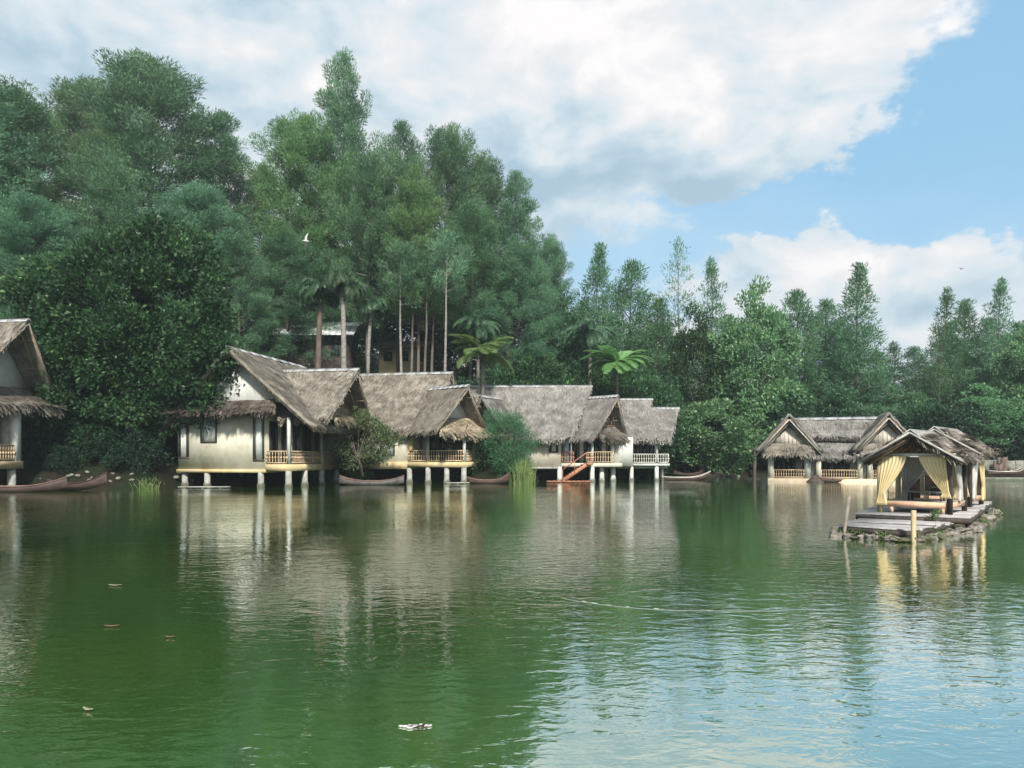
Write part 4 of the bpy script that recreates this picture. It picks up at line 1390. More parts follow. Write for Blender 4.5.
# ================================================================== hut 4 (end of the row)
def hut_four():
    rt = empty('stilt_hut', (9.9, 63.4, 0), 0, 'small stilt hut with a stepped double roof and an open porch, last of the row', 'hut', 'thatched huts around the lake')
    zf = 1.15
    wall_box(rt, 'wall', -1.75, 0.02, -0.3, 6.0, zf, 3.55, M_wall)
    wall_box(rt, 'floor_slab', -1.8, 3.15, 0.4, 6.0, zf - 0.12, zf + 0.1, M_post)
    wall_box(rt, 'porch_deck', 0.03, 3.2, -0.3, 2.6, zf + 0.102, zf + 0.3, M_post)
    wall_box(rt, 'rear_wall', 0.02, 2.6, 2.6, 6.0, zf + 0.3, 3.6, M_wall)
    glass_wall(rt, (0.1, 2.59), (2.5, 2.59), zf + 0.35, 3.6, 4, pale=())
    zt = zf + 0.3
    railing(rt, (0.1, -0.2), (2.05, -0.2), zt, 0.78, M_rail_pale)
    railing(rt, (2.25, -0.2), (3.1, -0.2), zt, 0.78, M_rail_pale)
    railing(rt, (3.12, -0.1), (3.12, 2.4), zt, 0.78, M_rail_pale)
    for x in (0.05, 2.15):
        post(rt, x, -0.2, zt, 3.5, 0.08)
        pier(rt, x, -0.1, zf + 0.1, 0.17, M_post)
    pier(rt, -1.6, -0.3, zf, 0.17)
    pier(rt, 3.0, 2.3, zf, 0.17)
    M = mat2(0, 3.9, 0)
    gable_roof(rt, M, -2.3, 2.55, -1.6, 0.9, 4.4, 4.0, 7.15, 3.40, mat=M_thatch_grey, straws=1600, fringe=90, thick=0.2)
    M2 = mat2(0, 3.2, 0)
    gable_roof(rt, M2, 1.4, 4.75, 0.9, 3.2, 3.9, 3.5, 6.32, 3.35, mat=M_thatch_grey, straws=1300, fringe=80, thick=0.18)
    gable_panel(rt, M2, 2.6, 2.4, 2.4, 4.0, 6.0, M_slat, True)
    gable_panel(rt, M, 1.0, 2.6, 2.6, 4.4, 6.8, M_slat, True)
    return rt


hut_four()


# ================================================================== far-left hut, cut by the frame
def hut_left():
    rt = empty('stilt_hut', (-29.9, 46.3, 0), R(-10), 'steep-roofed hut cut by the left frame edge, its gable open to the right', 'hut', 'thatched huts around the lake')
    zf = 1.75
    # origin: rear right corner of the visible porch
    wall_box(rt, 'wall', -7.0, -1.35, -3.6, -0.21, zf, 5.0, M_wall)
    wall_box(rt, 'porch_deck', -7.0, 0.05, -4.6, 0.1, zf - 0.45, zf - 0.003, M_rail)
    wall_box(rt, 'corner_column', -0.45, 0.0, -0.45, 0.0, zf, 5.0, M_wall_white)
    wall_box(rt, 'end_wall', -1.34, -0.5, -0.2, -0.05, zf, 4.9, M_post)
    glass_wall(rt, (-1.34, -3.4), (-1.34, -0.3), zf + 0.05, 4.7, 4, pale=(0, 2))
    railing(rt, (-0.05, -4.5), (-0.05, -0.5), zf, 0.95, M_rail)
    railing(rt, (-6.9, -4.5), (-0.1, -4.5), zf, 0.95, M_rail)
    for x, y in ((-0.3, -0.4), (-0.3, -4.2), (-3.4, -4.2), (-6.5, -4.2), (-6.5, 0)):
        pier(rt, x, y, zf - 0.45, 0.24)
    M = mat2(0, -0.3, 0)
    gable_roof(rt, M, -8.5, 0.8, -8.0, -0.2, 4.5, 3.7, 10.3, 5.3, mat=M_thatch, straws=2600, fringe=150, thick=0.26)
    gable_panel(rt, M, -1.5, 3.3, 3.3, 6.0, 9.9, M_wall_white)
    barge_boards(rt, M, 0.75, -0.2, 4.4, 3.6, 10.3, 5.4)
    skirt(rt, M, -1.3, -3.7, 2.5, 6.3, 1.7, 5.2, M_thatch, 0.7, 1500, 200, 0.22, 0.7)
    return rt


hut_left()


# ================================================================== right-hand twin-gabled hut
def hut_right():
    D = 62.0
    rt = empty('lakeside_hut', (X(768, D), D, 0), R(-18), 'low wide hut with twin front gables and pale railings, across the lake on the right', 'hut', 'thatched huts around the lake')
    rt.scale = (0.906, 1, 1)
    W = 11.75
    zf = 0.28
    wall_box(rt, 'base_wall', 0.0, W, -0.4, 6.0, -0.6, zf, M_wall_peach)
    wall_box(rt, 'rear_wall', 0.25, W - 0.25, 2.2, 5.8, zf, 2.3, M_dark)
    for xs_ in (0.05, W - 0.2):
        wall_box(rt, 'side_wall', xs_, xs_ + 0.15, 0.45, 5.9, zf, 2.3, M_wall)
    glass_wall(rt, (0.5, 2.19), (W - 0.4, 2.19), zf + 0.05, 1.95, 12, pale=(2, 7))
    for x0, x1 in ((0.0, 0.48), (3.05, 3.55), (4.0, 4.42), (7.35, 7.75), (8.15, 8.55), (11.3, W)):
        wall_box(rt, 'column', x0, x1, -0.32, 0.12, zf, 2.22, M_wall if x0 != 3.05 else M_post)
    wall_box(rt, 'infill_wall', 3.56, 3.98, 0.2, 0.35, zf, 2.1, M_post)
    wall_box(rt, 'infill_wall', 7.76, 8.14, 0.2, 0.35, zf, 2.1, M_post)
    for x0, x1 in ((0.5, 3.0), (4.45, 7.3), (8.6, 11.25)):
        railing(rt, (x0, -0.25), (x1, -0.25), zf, 0.68, M_rail, int((x1 - x0) / 0.2))
        wall_box(rt, 'beam', x0 - 0.02, x1 + 0.04, 0.1, 0.3, 1.98, 2.15, M_dark)
        for f in (0.33, 0.67):
            post(rt, x0 + (x1 - x0) * f, 0.15, zf, 2.0, 0.04, M_dark)
    M = mat2(W / 2, 3.0, 0)
    gable_roof(rt, M, -4.6, 4.9, -5.6, 5.6, 1.55, 3.2, 5.25, 3.65, 2.0, mat=M_thatch_grey, straws=1500, fringe=110, thick=0.16, sag=0.04, rafters=False)
    # lower front skirt of the middle part, with the dark ragged vent strip above it
    vt = MB()
    rng = np.random.default_rng(9)
    vt.box(4.0, 7.9, 1.28, 1.45, 3.22, 3.5)
    for k in range(26):
        x = 4.1 + k * 0.148
        vt.box(x, x + rng.uniform(0.06, 0.14), 1.05, 1.3, 3.18 + rng.uniform(0, .08), 3.38 + rng.uniform(0, .12))
    vt.build('vent_strip', M_dark, rt)
    MM = mat2(W / 2, 1.3, R(-90))
    skirt(rt, MM, 0.0, -2.3, 2.3, 3.2, 1.75, 1.98, M_thatch_grey, 0.1, 1300, 150, 0.15, 0.35)
    for cx in (1.75, 9.35 + 0.35):
        Mg = mat2(cx, 0.0, R(-90))
        gable_roof(rt, Mg, -3.4, 1.1, -3.4, 0.55, 2.85, 2.85, 5.45, 2.55, mat=M_thatch_grey, straws=1500, fringe=100, thick=0.24, cap=False, sag=0.05)
        # short inner pair of boards under the thatch edge
        barge_boards(rt, Mg, 1.0, 0.5, 2.7, 2.7, 5.4, 2.6, M_board_pale, 0.42, 0.10)
        gable_roof(rt, Mg, -0.5, 0.72, -0.5, 0.45, 2.35, 2.35, 4.78, 2.45, mat=M_thatch_grey, straws=500, fringe=50, thick=0.14, cap=False, sag=0.02, rafters=False, name='inner_roof')
        gp = gable_panel(rt, Mg, 0.25, 1.6, 1.6, 3.05, 4.45, M_board_pale, False)
        b = MB()
        for k in range(-4, 5):
            y = k * 0.33
            b.bar(tuple(Mg @ Vector((0.27, y, 3.1))), tuple(Mg @ Vector((0.27, y, 4.38 - abs(y) * 0.86))), 0.05, 0.03)
        b.build('batten', M_board_pale, gp)
        skirt(rt, Mg, 0.3, -1.8, 1.8, 3.08, 0.60, 2.22, M_thatch, 0.3, 700, 100, 0.12, 0.22)
    return rt


hut_right()


# ================================================================== buildings up on the slope
def hill_house(px0, px1, py_ridge, py_eave, py_base, D, wallm, roofm, label, open_right=False):
    x0, x1 = X(px0, D), X(px1, D)
    w = x1 - x0
    zr, ze, zb = Z(py_ridge, D), Z(py_eave, D), Z(py_base, D)
    rt = empty('hill_house', (x0, D, 0), 0, label, 'house', 'houses on the slope behind the huts')
    zg = gz(x0 + w / 2, D + 2) - 1.0
    wall_box(rt, 'wall', 0.3, w - 0.3, 0, 4.5, zg, ze + 0.2, wallm)
    n = max(2, int(w / 1.8))
    for i in range(n):
        a = 0.6 + (w - 1.2) * i / n
        window(rt, (a + 0.2, 0), (a + 1.1, 0), zb + 0.5, ze - 0.25, curtain=False)
    mb = MB()
    for sg, y0, y1 in ((-1, 2.2, -1.0), (1, 2.3, 5.5)):
        nn = 14
        for k in range(nn):
            xa, xb = -0.4 + (w + 0.8) * k / nn, -0.4 + (w + 0.8) * (k + 1) / nn - 0.03
            v = [(xa, y0, zr), (xb, y0, zr), (xb, y1, ze), (xa, y1, ze)]
            v += [(p[0], p[1], p[2] - 0.08) for p in v]
            mb.add(v, [(0, 1, 2, 3), (7, 6, 5, 4), (0, 4, 5, 1), (1, 5, 6, 2), (2, 6, 7, 3), (3, 7, 4, 0)])
    mb.build('roof', roofm, rt)
    M = mat2(w, 2.2, 0)
    gable_panel(rt, M, -0.3, 2.4, 2.4, ze + 0.15, zr - 0.1, wallm)
    return rt


M_metal = surf('pale_metal_roof', (0.46, 0.50, 0.52), (0.62, 0.66, 0.68), 1.2, 0.5, 0.1, stain=((0.22, 0.22, 0.2), 0.6))
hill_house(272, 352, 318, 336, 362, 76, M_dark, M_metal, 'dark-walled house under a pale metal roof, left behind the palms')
hill_house(376, 436, 338, 349, 366, 80, M_wall_yel, M_thatch_dark, 'cream-walled house glimpsed between the slim trunks on the slope')

# ------------------------------------------------------------------ boats
def canoe(L, W, Hh, name='wooden_boat', hull=None, trim=None, label='', group='wooden boats moored at the shore', prow=0.55, stern=0.35):
    hull = hull or M_boat
    trim = trim or M_boat_rim
    rt = empty(name, (0, 0, 0), 0, label, 'boat', group)
    n, m = 18, 8
    V, F = [], []

    def station(t):
        x = (t - 0.5) * L
        w = W / 2 * max(0.03, (1 - abs(2 * t - 1) ** 2.6))
        rise = prow * max(0, 2 * t - 1) ** 2.6 + stern * max(0, 1 - 2 * t) ** 2.6
        return x, w, rise
    for side in (0, 1):
        sc = 1.0 if side == 0 else 0.86
        for i in range(n + 1):
            x, w, rise = station(i / n)
            for j in range(m + 1):
                a = math.pi * j / m
                yy = -math.cos(a) * w * sc
                zz = rise + Hh * (1 - math.sin(a) ** 0.7 * (1.0 if side == 0 else 0.82)) - 0.12
                if side == 0:
                    zz = zz - 0.0
                V.append((x * (1 if side == 0 else 0.97), yy, zz if rise < 0.02 or j in (0, m) else zz - rise * 0.35 * math.sin(a)))
    o = (n + 1) * (m + 1)
    for i in range(n):
        for j in range(m):
            a = i * (m + 1) + j
            F.append((a, a + m + 1, a + m + 2, a + 1))
            F.append((o + a, o + a + 1, o + a + m + 2, o + a + m + 1))
        a = i * (m + 1)
        F.append((a, o + a, o + a + m + 1, a + m + 1))
        a = i * (m + 1) + m
        F.append((a, a + m + 1, o + a + m + 1, o + a))
    mb = MB()
    mb.add(V, F)
    mb.build('hull', hull, rt, smooth=True)
    for sg in (-1, 1):
        g = MB()
        pts = []
        for i in range(n + 1):
            x, w, rise = station(i / n)
            pts.append((x, sg * (w + 0.01), rise + Hh - 0.10))
        g.tube(pts, 0.028, 5)
        g.build('gunwale', trim, rt)
    for t in (0.3, 0.55, 0.75):
        x, w, rise = station(t)
        s = MB()
        s.box(x - 0.12, x + 0.12, -w * 0.9, w * 0.9, rise + Hh - 0.2, rise + Hh - 0.16)
        s.build('seat', trim, rt)
    return rt


M_boat = surf('boat_wood', (0.035, 0.022, 0.019), (0.078, 0.048, 0.04), 3.0, 0.6, 0.2, (0.4, 2, 2))
M_boat_rim = surf('boat_rim', (0.15, 0.088, 0.072), (0.23, 0.15, 0.125), 3.0, 0.6, 0.1)
M_boat_grey = surf('boat_grey', (0.07, 0.06, 0.06), (0.13, 0.12, 0.115), 3.0, 0.6, 0.2)


def place(o, x, y, rz, z=0.0, tilt=0.0):
    o.location = (x, y, z)
    o.rotation_euler = (0, tilt, rz)
    return o


place(canoe(6.0, 1.1, 0.42, label='long dark boat with a reddish rim beside the far-left hut'), X(10, 43.5), 43.6, R(8))
place(canoe(4.2, 1.0, 0.42, label='old brown boat pulled up on the left bank with its bow raised', trim=M_boat), X(73, 45.0), 45.4, R(-12), 0.12, R(-3))
place(canoe(4.6, 1.0, 0.40, label='grey-brown boat floating between the first and second huts', hull=M_boat_grey, trim=M_boat_rim, prow=0.4, stern=0.4), X(371, 54), 54.3, R(2))
place(canoe(3.4, 0.9, 0.36, label='reddish boat half hidden behind the right piers of the second hut'), X(487, 58), 57.2, R(-4))
place(canoe(4.6, 0.9, 0.34, label='thin pale-edged boat right of the last hut of the row', trim=M_rail_pale, prow=0.55, stern=0.1), X(682, 67), 66.0, R(3))
place(canoe(5.0, 1.0, 0.34, label='brown boat in front of the twin-gabled hut', prow=0.5, stern=0.2), X(845, 60.3), 60.4, R(1))
place(canoe(3.6, 0.9, 0.34, label='pale-rimmed boat on the right bank at the frame edge', trim=M_rail_pale, prow=0.5, stern=0.1), X(1016, 67), 68.2, R(4), 0.45)
place(canoe(3.0, 0.8, 0.3, label='dark boat resting upturned-looking on the bank above the thin pale-edged boat', trim=M_boat), X(690, 74), 74.5, R(2), 0.2)

# dark heap (an upturned boat stern under a tarpaulin) beside the brown boat
mb = MB()
rng = np.random.default_rng(4)
pts = []
n, m = 10, 10
V = []
for j in range(m + 1):
    for i in range(n):
        a = 2 * math.pi * i / n
        t = j / m
        r = math.cos(t * math.pi / 2) ** 0.7
        k = 1 + 0.1 * math.sin(3 * a + 4 * t)
        V.append((0.85 * r * k * math.cos(a), 0.5 * r * k * math.sin(a), 0.62 * t * (1 + 0.1 * math.sin(2 * a))))
F = [(j * n + i, j * n + (i + 1) % n, (j + 1) * n + (i + 1) % n, (j + 1) * n + i) for j in range(m) for i in range(n)]
mb.add(V, F)
tag(mb.build('covered_boat', M_dark, loc=(X(817, 60.4), 60.5, -0.08)), 'dark tarpaulin-covered hump floating at the left end of the brown boat', 'boat cover')

# low grey plank raft edges at the huts
def plank_float(name, cx, cy, L, W, rz, label, mat, n=5, z=0.05, logs=True, group=None):
    rt = empty(name, (cx, cy, 0), rz, label, 'jetty', group)
    p = MB()
    rg = np.random.default_rng(int(abs(cx) * 10))
    for i in range(n):
        y = -W / 2 + W * i / n
        p.box(-L / 2 + rg.uniform(-.1, .1), L / 2 + rg.uniform(-.1, .1), y, y + W / n - 0.02, z + rg.uniform(0, .015), z + 0.05, var=rg.uniform(0, 1))
    p.build('planks', mat, rt)
    if logs:
        for x in (-L * 0.35, 0, L * 0.35):
            g = MB()
            g.tube([(x, -W / 2, z - 0.10), (x, W / 2, z - 0.10)], 0.09, 8)
            g.build('log', M_bark, rt)
    return rt


M_plank = surf('grey_planks', (0.30, 0.29, 0.27), (0.46, 0.45, 0.42), 3.0, 0.8, 0.3, (0.5, 3, 3), var=0.25, stain=((0.16, 0.17, 0.14), 0.5))
plank_float('plank_jetty', X(203, 48.8), 49.0, 3.2, 0.7, R(2), 'low grey plank jetty at the foot of the first hut, left corner', M_plank)
plank_float('plank_jetty', X(458, 57), 56.6, 1.6, 0.5, R(2), 'small pale plank jetty between the right piers of the second hut', M_rail_pale)

# short retaining edge along the right bank
def stone_edge(x0, y0, x1, y1, z1, label, mat, jitter=0.06, w=0.5, zb=-0.6):
    mb = MB()
    rg = np.random.default_rng(17)
    L = math.hypot(x1 - x0, y1 - y0)
    n = int(L / 0.7)
    a = math.atan2(y1 - y0, x1 - x0)
    for i in range(n):
        t = (i + 0.5) / n
        M = mat2(x0 + (x1 - x0) * t, y0 + (y1 - y0) * t, a + rg.normal(0, jitter))
        mb.box(-0.34, 0.34, -w / 2, w / 2, zb, z1 + rg.normal(0, jitter * 0.5), M, var=rg.uniform(0, 1))
    return tag(mb.build('retaining_wall', mat), label, 'wall')


M_stone = surf('edge_stone', (0.12, 0.12, 0.10), (0.27, 0.26, 0.22), 2.5, 0.9, 0.5, var=0.25, stain=((0.10, 0.13, 0.08), 0.7))

mb = MB()
mb.bar((X(905, 64), 64.0, -0.1), (62.0, 60.0, -0.1), 0.5, 0.8)
tag(mb.build('retaining_wall', M_concrete), 'long low pale wall along the water behind the raft', 'wall')
stone_edge(X(925, 72), 72.0, 64.0, 69.0, 1.7, 'dark stone wall on the bank behind the low pale wall', M_stone, 0.08, zb=0.2)

# stacked crates of leaves and red pot by the pale trunk: a red-brown stump
mb = MB()
rg = np.random.default_rng(21)
for i in range(14):
    M = mat2(rg.normal(0, 0.45), rg.normal(0, 0.25), rg.uniform(0, 3), rg.uniform(0.0, 0.1))
    h = rg.uniform(0.4, 1.6)
    mb.box(-0.16, 0.16, -0.10, 0.10, -0.2, h, M, var=rg.uniform(0, 1))
tag(mb.build('firewood_stack', M_bark_red, loc=(X(1004, 70), 70.3, 0.55)), 'reddish upright boards stacked by the pale trunk on the right bank', 'boards')

# stones on the left bank, then along the shore left of the twin-gabled hut
for k in range(46):
    rg2 = np.random.default_rng(200 + k)
    px = rg2.uniform(28, 165)
    x = X(px, 48)
    y = float(shore_y(x)) + rg2.uniform(0.0, 2.2)
    r = rg2.uniform(0.06, 0.17)
    lab, grp = 'weathered stone lying on the dark left bank under the big round tree', 'stones on the left bank'
    if k >= 26:
        x = X(700, 77) + (X(766, 70) - X(700, 77)) * (k - 26) / 19.0
        y = float(shore_y(x)) + rg2.uniform(-0.2, 0.3)
        r = rg2.uniform(0.2, 0.4)
        lab, grp = 'mossy stone on the shore left of the twin-gabled hut', 'stones left of the twin-gabled hut'
    mb = MB()
    V = []
    for j in range(7):
        for i in range(9):
            a = 2 * math.pi * i / 9
            t = math.pi * j / 6
            q = r * (1 + rg2.normal(0, 0.13))
            V.append((q * 1.3 * math.sin(t) * math.cos(a), q * math.sin(t) * math.sin(a), q * 0.7 * math.cos(t)))
    F = [(j * 9 + i, j * 9 + (i + 1) % 9, (j + 1) * 9 + (i + 1) % 9, (j + 1) * 9 + i) for j in range(6) for i in range(9)]
    mb.add(V, F)
    o = mb.build('bank_stone', M_stone, loc=(x, y, gz(x, y) + r * 0.2), rz=rg2.uniform(0, 6))
    tag(o, lab, 'stone', grp)

# ------------------------------------------------------------------ the raft with its pavilions
RA = R(-33)
RP = R(-41)
e1 = Vector((math.cos(RA), math.sin(RA), 0))
e2 = Vector((-math.sin(RA), math.cos(RA), 0))
M_deck = surf('raft_planks', (0.27, 0.26, 0.26), (0.42, 0.40, 0.40), 3.0, 0.8, 0.3, (0.6, 3, 3), var=0.22, stain=((0.22, 0.21, 0.19), 0.45))
M_float = surf('float_block', (0.12, 0.11, 0.09), (0.40, 0.36, 0.33), 5.5, 0.9, 0.8, stain=((0.07, 0.10, 0.04), 0.9), bdist=0.06)
M_moss = surf('mossy_log', (0.05, 0.06, 0.03), (0.16, 0.15, 0.10), 4.0, 0.95, 0.6)
M_yel = surf('yellow_cloth', (0.82, 0.67, 0.36), (0.88, 0.76, 0.48), 1.5, 0.85, 0.1)
M_yel.node_tree  # cloth
M_white_cloth = surf('white_cloth', (0.74, 0.73, 0.70), (0.84, 0.83, 0.80), 1.5, 0.85, 0.1)
M_yel_paint = surf('yellow_paint', (0.36, 0.29, 0.17), (0.50, 0.41, 0.26), 2.5, 0.6, 0.1)
M_brown_panel = surf('brown_panel', (0.16, 0.09, 0.08), (0.26, 0.16, 0.14), 2.5, 0.7, 0.1)
M_green_stuff = foliage('water_weeds', (0.05, 0.10, 0.03), (0.14, 0.22, 0.07), None, 0.5, 0.3, 0.3, 2.0)


def deck_poly(rt, name, quad, z, mat, n, th=0.06, rng=None, along=0):
    """planks filling a four-cornered deck; quad corners A,B,C,D, planks run A->B"""
    A, B, Cc, Dd = (np.array(p, float) for p in quad)
    mb = MB()
    for i in range(n):
        t0, t1 = (i + 0.03) / n, (i + 0.95) / n
        a, b = A + (Dd - A) * t0, A + (Dd - A) * t1
        c, d = B + (Cc - B) * t1, B + (Cc - B) * t0
        ex0, ex1 = rng.uniform(-0.03, 0.09), rng.uniform(-0.03, 0.09)
        u = (B - A) / np.linalg.norm(B - A)
        a, b = a - u * ex0, b - u * ex0
        c, d = c + u * ex1, d + u * ex1
        zz = z + rng.normal(0, 0.008)
        zw = rng.normal(0, 0.012)
        v = [(*a, zz), (*b, zz), (*c, zz + zw), (*d, zz + zw)]
        v += [(p[0], p[1], p[2] - th * 0.6) for p in v]
        mb.add(v, [(3, 2, 1, 0), (4, 5, 6, 7), (0, 1, 5, 4), (1, 2, 6, 5), (2, 3, 7, 6), (3, 0, 4, 7)], rng.uniform(0, 1))
    return mb.build(name, mat, rt)


def W2(o, a, b):
    """raft coordinates to world xy relative to origin o"""
    p = o + e1 * a + e2 * b
    return (p.x, p.y)


def raft():
    rng = np.random.default_rng(33)
    O = Vector((10.75, 22.2, 0))
    rt = empty('raft', (0, 0, 0), 0, 'weathered plank raft on foam floats carrying the two pavilions', 'raft')
    # upper deck in world coordinates
    q = [(9.75, 21.55), (12.05, 20.05), (17.1, 27.2), (14.6, 28.9)]
    deck_poly(rt, 'upper_deck', q, 0.40, M_deck, 34, rng=rng)
    q2 = [(8.28, 19.35), (9.45, 17.95), (11.95, 20.55), (9.9, 22.1)]
    lower = [(8.28, 19.25), (9.45, 17.95), (11.85, 20.35), (9.75, 21.35)]
    deck_poly(rt, 'lower_deck', lower, 0.27, M_deck, 20, rng=rng)
    b = MB()
    for A, B in (((9.75, 21.55), (12.05, 20.05)), ((12.05, 20.05), (17.1, 27.2))):
        b.bar((*A, 0.30), (*B, 0.30), 0.10, 0.12)
    for A, B in (((8.28, 19.25), (9.45, 17.95)), ((9.45, 17.95), (11.8, 20.3))):
        b.bar((*A, 0.17), (*B, 0.17), 0.09, 0.12)
    b.build('edge_beam', M_dark, rt)
    # joists and logs below
    for k in range(7):
        t = k / 6
        a = np.array([9.9, 21.5]) * (1 - t) + np.array([14.7, 28.6]) * t
        c = np.array([12.0, 20.15]) * (1 - t) + np.array([16.95, 27.1]) * t
        g = MB()
        g.tube([(*a, 0.20), (*c, 0.20)], 0.09, 8)
        g.build('log', M_moss, rt)
    for k in range(5):
        t = k / 4
        a = np.array([8.3, 19.2]) * (1 - t) + np.array([9.4, 18.0]) * t
        c = np.array([9.8, 21.3]) * (1 - t) + np.array([11.7, 20.3]) * t
        g = MB()
        g.tube([(*a, 0.12), (*c, 0.12)], 0.08, 8)
        g.build('log', M_moss, rt)
    # foam blocks along the visible edges
    edges = [((8.15, 19.2), (9.4, 17.85), 7, 0.16), ((9.5, 17.95), (12.0, 20.2), 9, 0.17), ((12.2, 20.15), (17.2, 27.1), 15, 0.20), ((9.2, 21.0), (8.3, 19.4), 4, 0.15)]
    for A, B, n, r in edges:
        for k in range(n):
            t = (k + rng.uniform(0.2, 0.8)) / n
            c = np.array(A) * (1 - t) + np.array(B) * t + rng.normal(0, 0.06, 2)
            rr = r * rng.uniform(0.7, 1.3)
            V = []
            for j in range(8):
                for i in range(10):
                    a = 2 * math.pi * i / 10
                    tt = math.pi * j / 7
                    q_ = rr * (1 + rng.normal(0, 0.17))
                    sx = math.copysign(abs(math.cos(a)) ** 0.6, math.cos(a))
                    sy = math.copysign(abs(math.sin(a)) ** 0.6, math.sin(a))
                    V.append((q_ * 1.6 * math.sin(tt) ** 0.6 * sx, q_ * math.sin(tt) ** 0.6 * sy, q_ * 0.6 * math.cos(tt)))
            F = [(j * 10 + i, (j + 1) * 10 + i, (j + 1) * 10 + (i + 1) % 10, j * 10 + (i + 1) % 10) for j in range(7) for i in range(10)]
            mb = MB()
            mb.add(V, F)
            f = mb.build('float_block', M_float if rng.uniform() < 0.72 else M_moss, rt)
            f.location = (c[0], c[1], 0.03)
            f.rotation_euler = (0, rng.normal(0, 0.1), RA + 1.57 + rng.normal(0, 0.3))
    # loose sticks leaning under the front edge
    s = MB()
    for k in range(34):
        t = rng.uniform(0, 1)
        c = np.array([8.3, 19.1]) * (1 - t) + np.array([11.4, 19.6]) * t if t > 0.5 else np.array([8.2, 19.1]) * (1 - 2 * t) + np.array([9.4, 17.8]) * 2 * t
        d = rng.normal(0, 0.3, 2)
        s.tube([(c[0], c[1], 0.0), (c[0] + d[0], c[1] + d[1], rng.uniform(0.05, 0.2))], 0.025, 5)
    tag(s.build('driftwood', M_moss, rt), kind='stuff')
    w = MB()
    for c in ((9.0, 18.35), (9.6, 18.1), (8.6, 18.8), (10.6, 19.0), (17.0, 26.6), (16.4, 25.9), (15.4, 24.4), (13.6, 22.2), (10.3, 18.8), (8.35, 19.05)):
        puff(w, rng, (c[0], c[1], 0.05), 0.20, 120, (0, -0.4, 0.2), 0.10, 0.03, 0.7)
    puff(w, rng, (11.25, 20.2, 0.42), 0.10, 60, (0, 0, 1.0), 0.16, 0.035, 1.2)
    o = w.build('water_weed', M_green_stuff, rt)
    tag(o, kind='stuff')
    # mooring posts
    a = MB()
    a.tube([(8.35, 18.95, -0.8), (8.28, 18.98, 0.0), (8.50, 19.15, 1.0)], [0.045, 0.045, 0.04], 8)
    tag(a.build('mooring_post', M_greywood), 'leaning grey mooring post at the left tip of the raft', 'post')
    a = MB()
    a.box(9.30, 9.385, 17.64, 17.725, -0.8, 0.76)
    tag(a.build('mooring_post', M_yel_paint), 'upright yellow mooring post at the front of the raft', 'post')


raft()


def curtain(rt, top_a, top_b, tie, hem_z, mat, M, depth=0.05, folds=7, full=False):
    """cloth hung between top_a and top_b (local x,z on a rail, y fixed) and gathered at tie = (x, z)"""
    (xa, y, zt), (xb, _, _) = top_a, top_b
    n, m = 28, 18
    V, F = [], []
    for j in range(m + 1):
        z = zt + (hem_z - zt) * j / m
        for i in range(n + 1):
            u = i / n
            x_top = xa + (xb - xa) * u
            if full:
                x = x_top
                wav = depth
            else:
                tx, tz = tie
                if z > tz:
                    k = ((zt - z) / (zt - tz)) ** 1.35
                    x = x_top * (1 - k) + (tx + (u - 0.5) * 0.16) * k
                else:
                    k = (tz - z) / max(1e-3, tz - hem_z)
                    x = tx + (u - 0.5) * (0.16 + 0.14 * k)
                wav = depth
            zz = z
            if not full and z > tie[1]:
                zz = z - 0.0
            V.append(tuple(M @ Vector((x, y + wav * math.sin(u * folds * 2 * math.pi + j * 0.13) * (0.4 + 0.6 * j / m), zz))))
    W = n + 1
    for j in range(m):
        for i in range(n):
            a = j * W + i
            F.append((a, a + 1, a + W + 1, a + W))
    mb = MB()
    mb.add(V, F)
    o = mb.build('curtain', mat, rt, smooth=True)
    sm = o.modifiers.new('thick', 'SOLIDIFY')
    sm.thickness = 0.012
    return o


def cloth_trans(m, amt):
    nt = m.node_tree
    b = [n for n in nt.nodes if n.type == 'BSDF_PRINCIPLED'][0]
    out = [n for n in nt.nodes if n.type == 'OUTPUT_MATERIAL'][0]
    tr = nt.nodes.new('ShaderNodeBsdfTranslucent')
    lk = b.inputs['Base Color'].links
    if lk:
        nt.links.new(lk[0].from_socket, tr.inputs[0])
    mx = nt.nodes.new('ShaderNodeMixShader')
    mx.inputs[0].default_value = amt
    nt.links.new(b.outputs[0], mx.inputs[1])
    nt.links.new(tr.outputs[0], mx.inputs[2])
    nt.links.new(mx.outputs[0], out.inputs[0])


cloth_trans(M_yel, 0.2)
cloth_trans(M_white_cloth, 0.35)


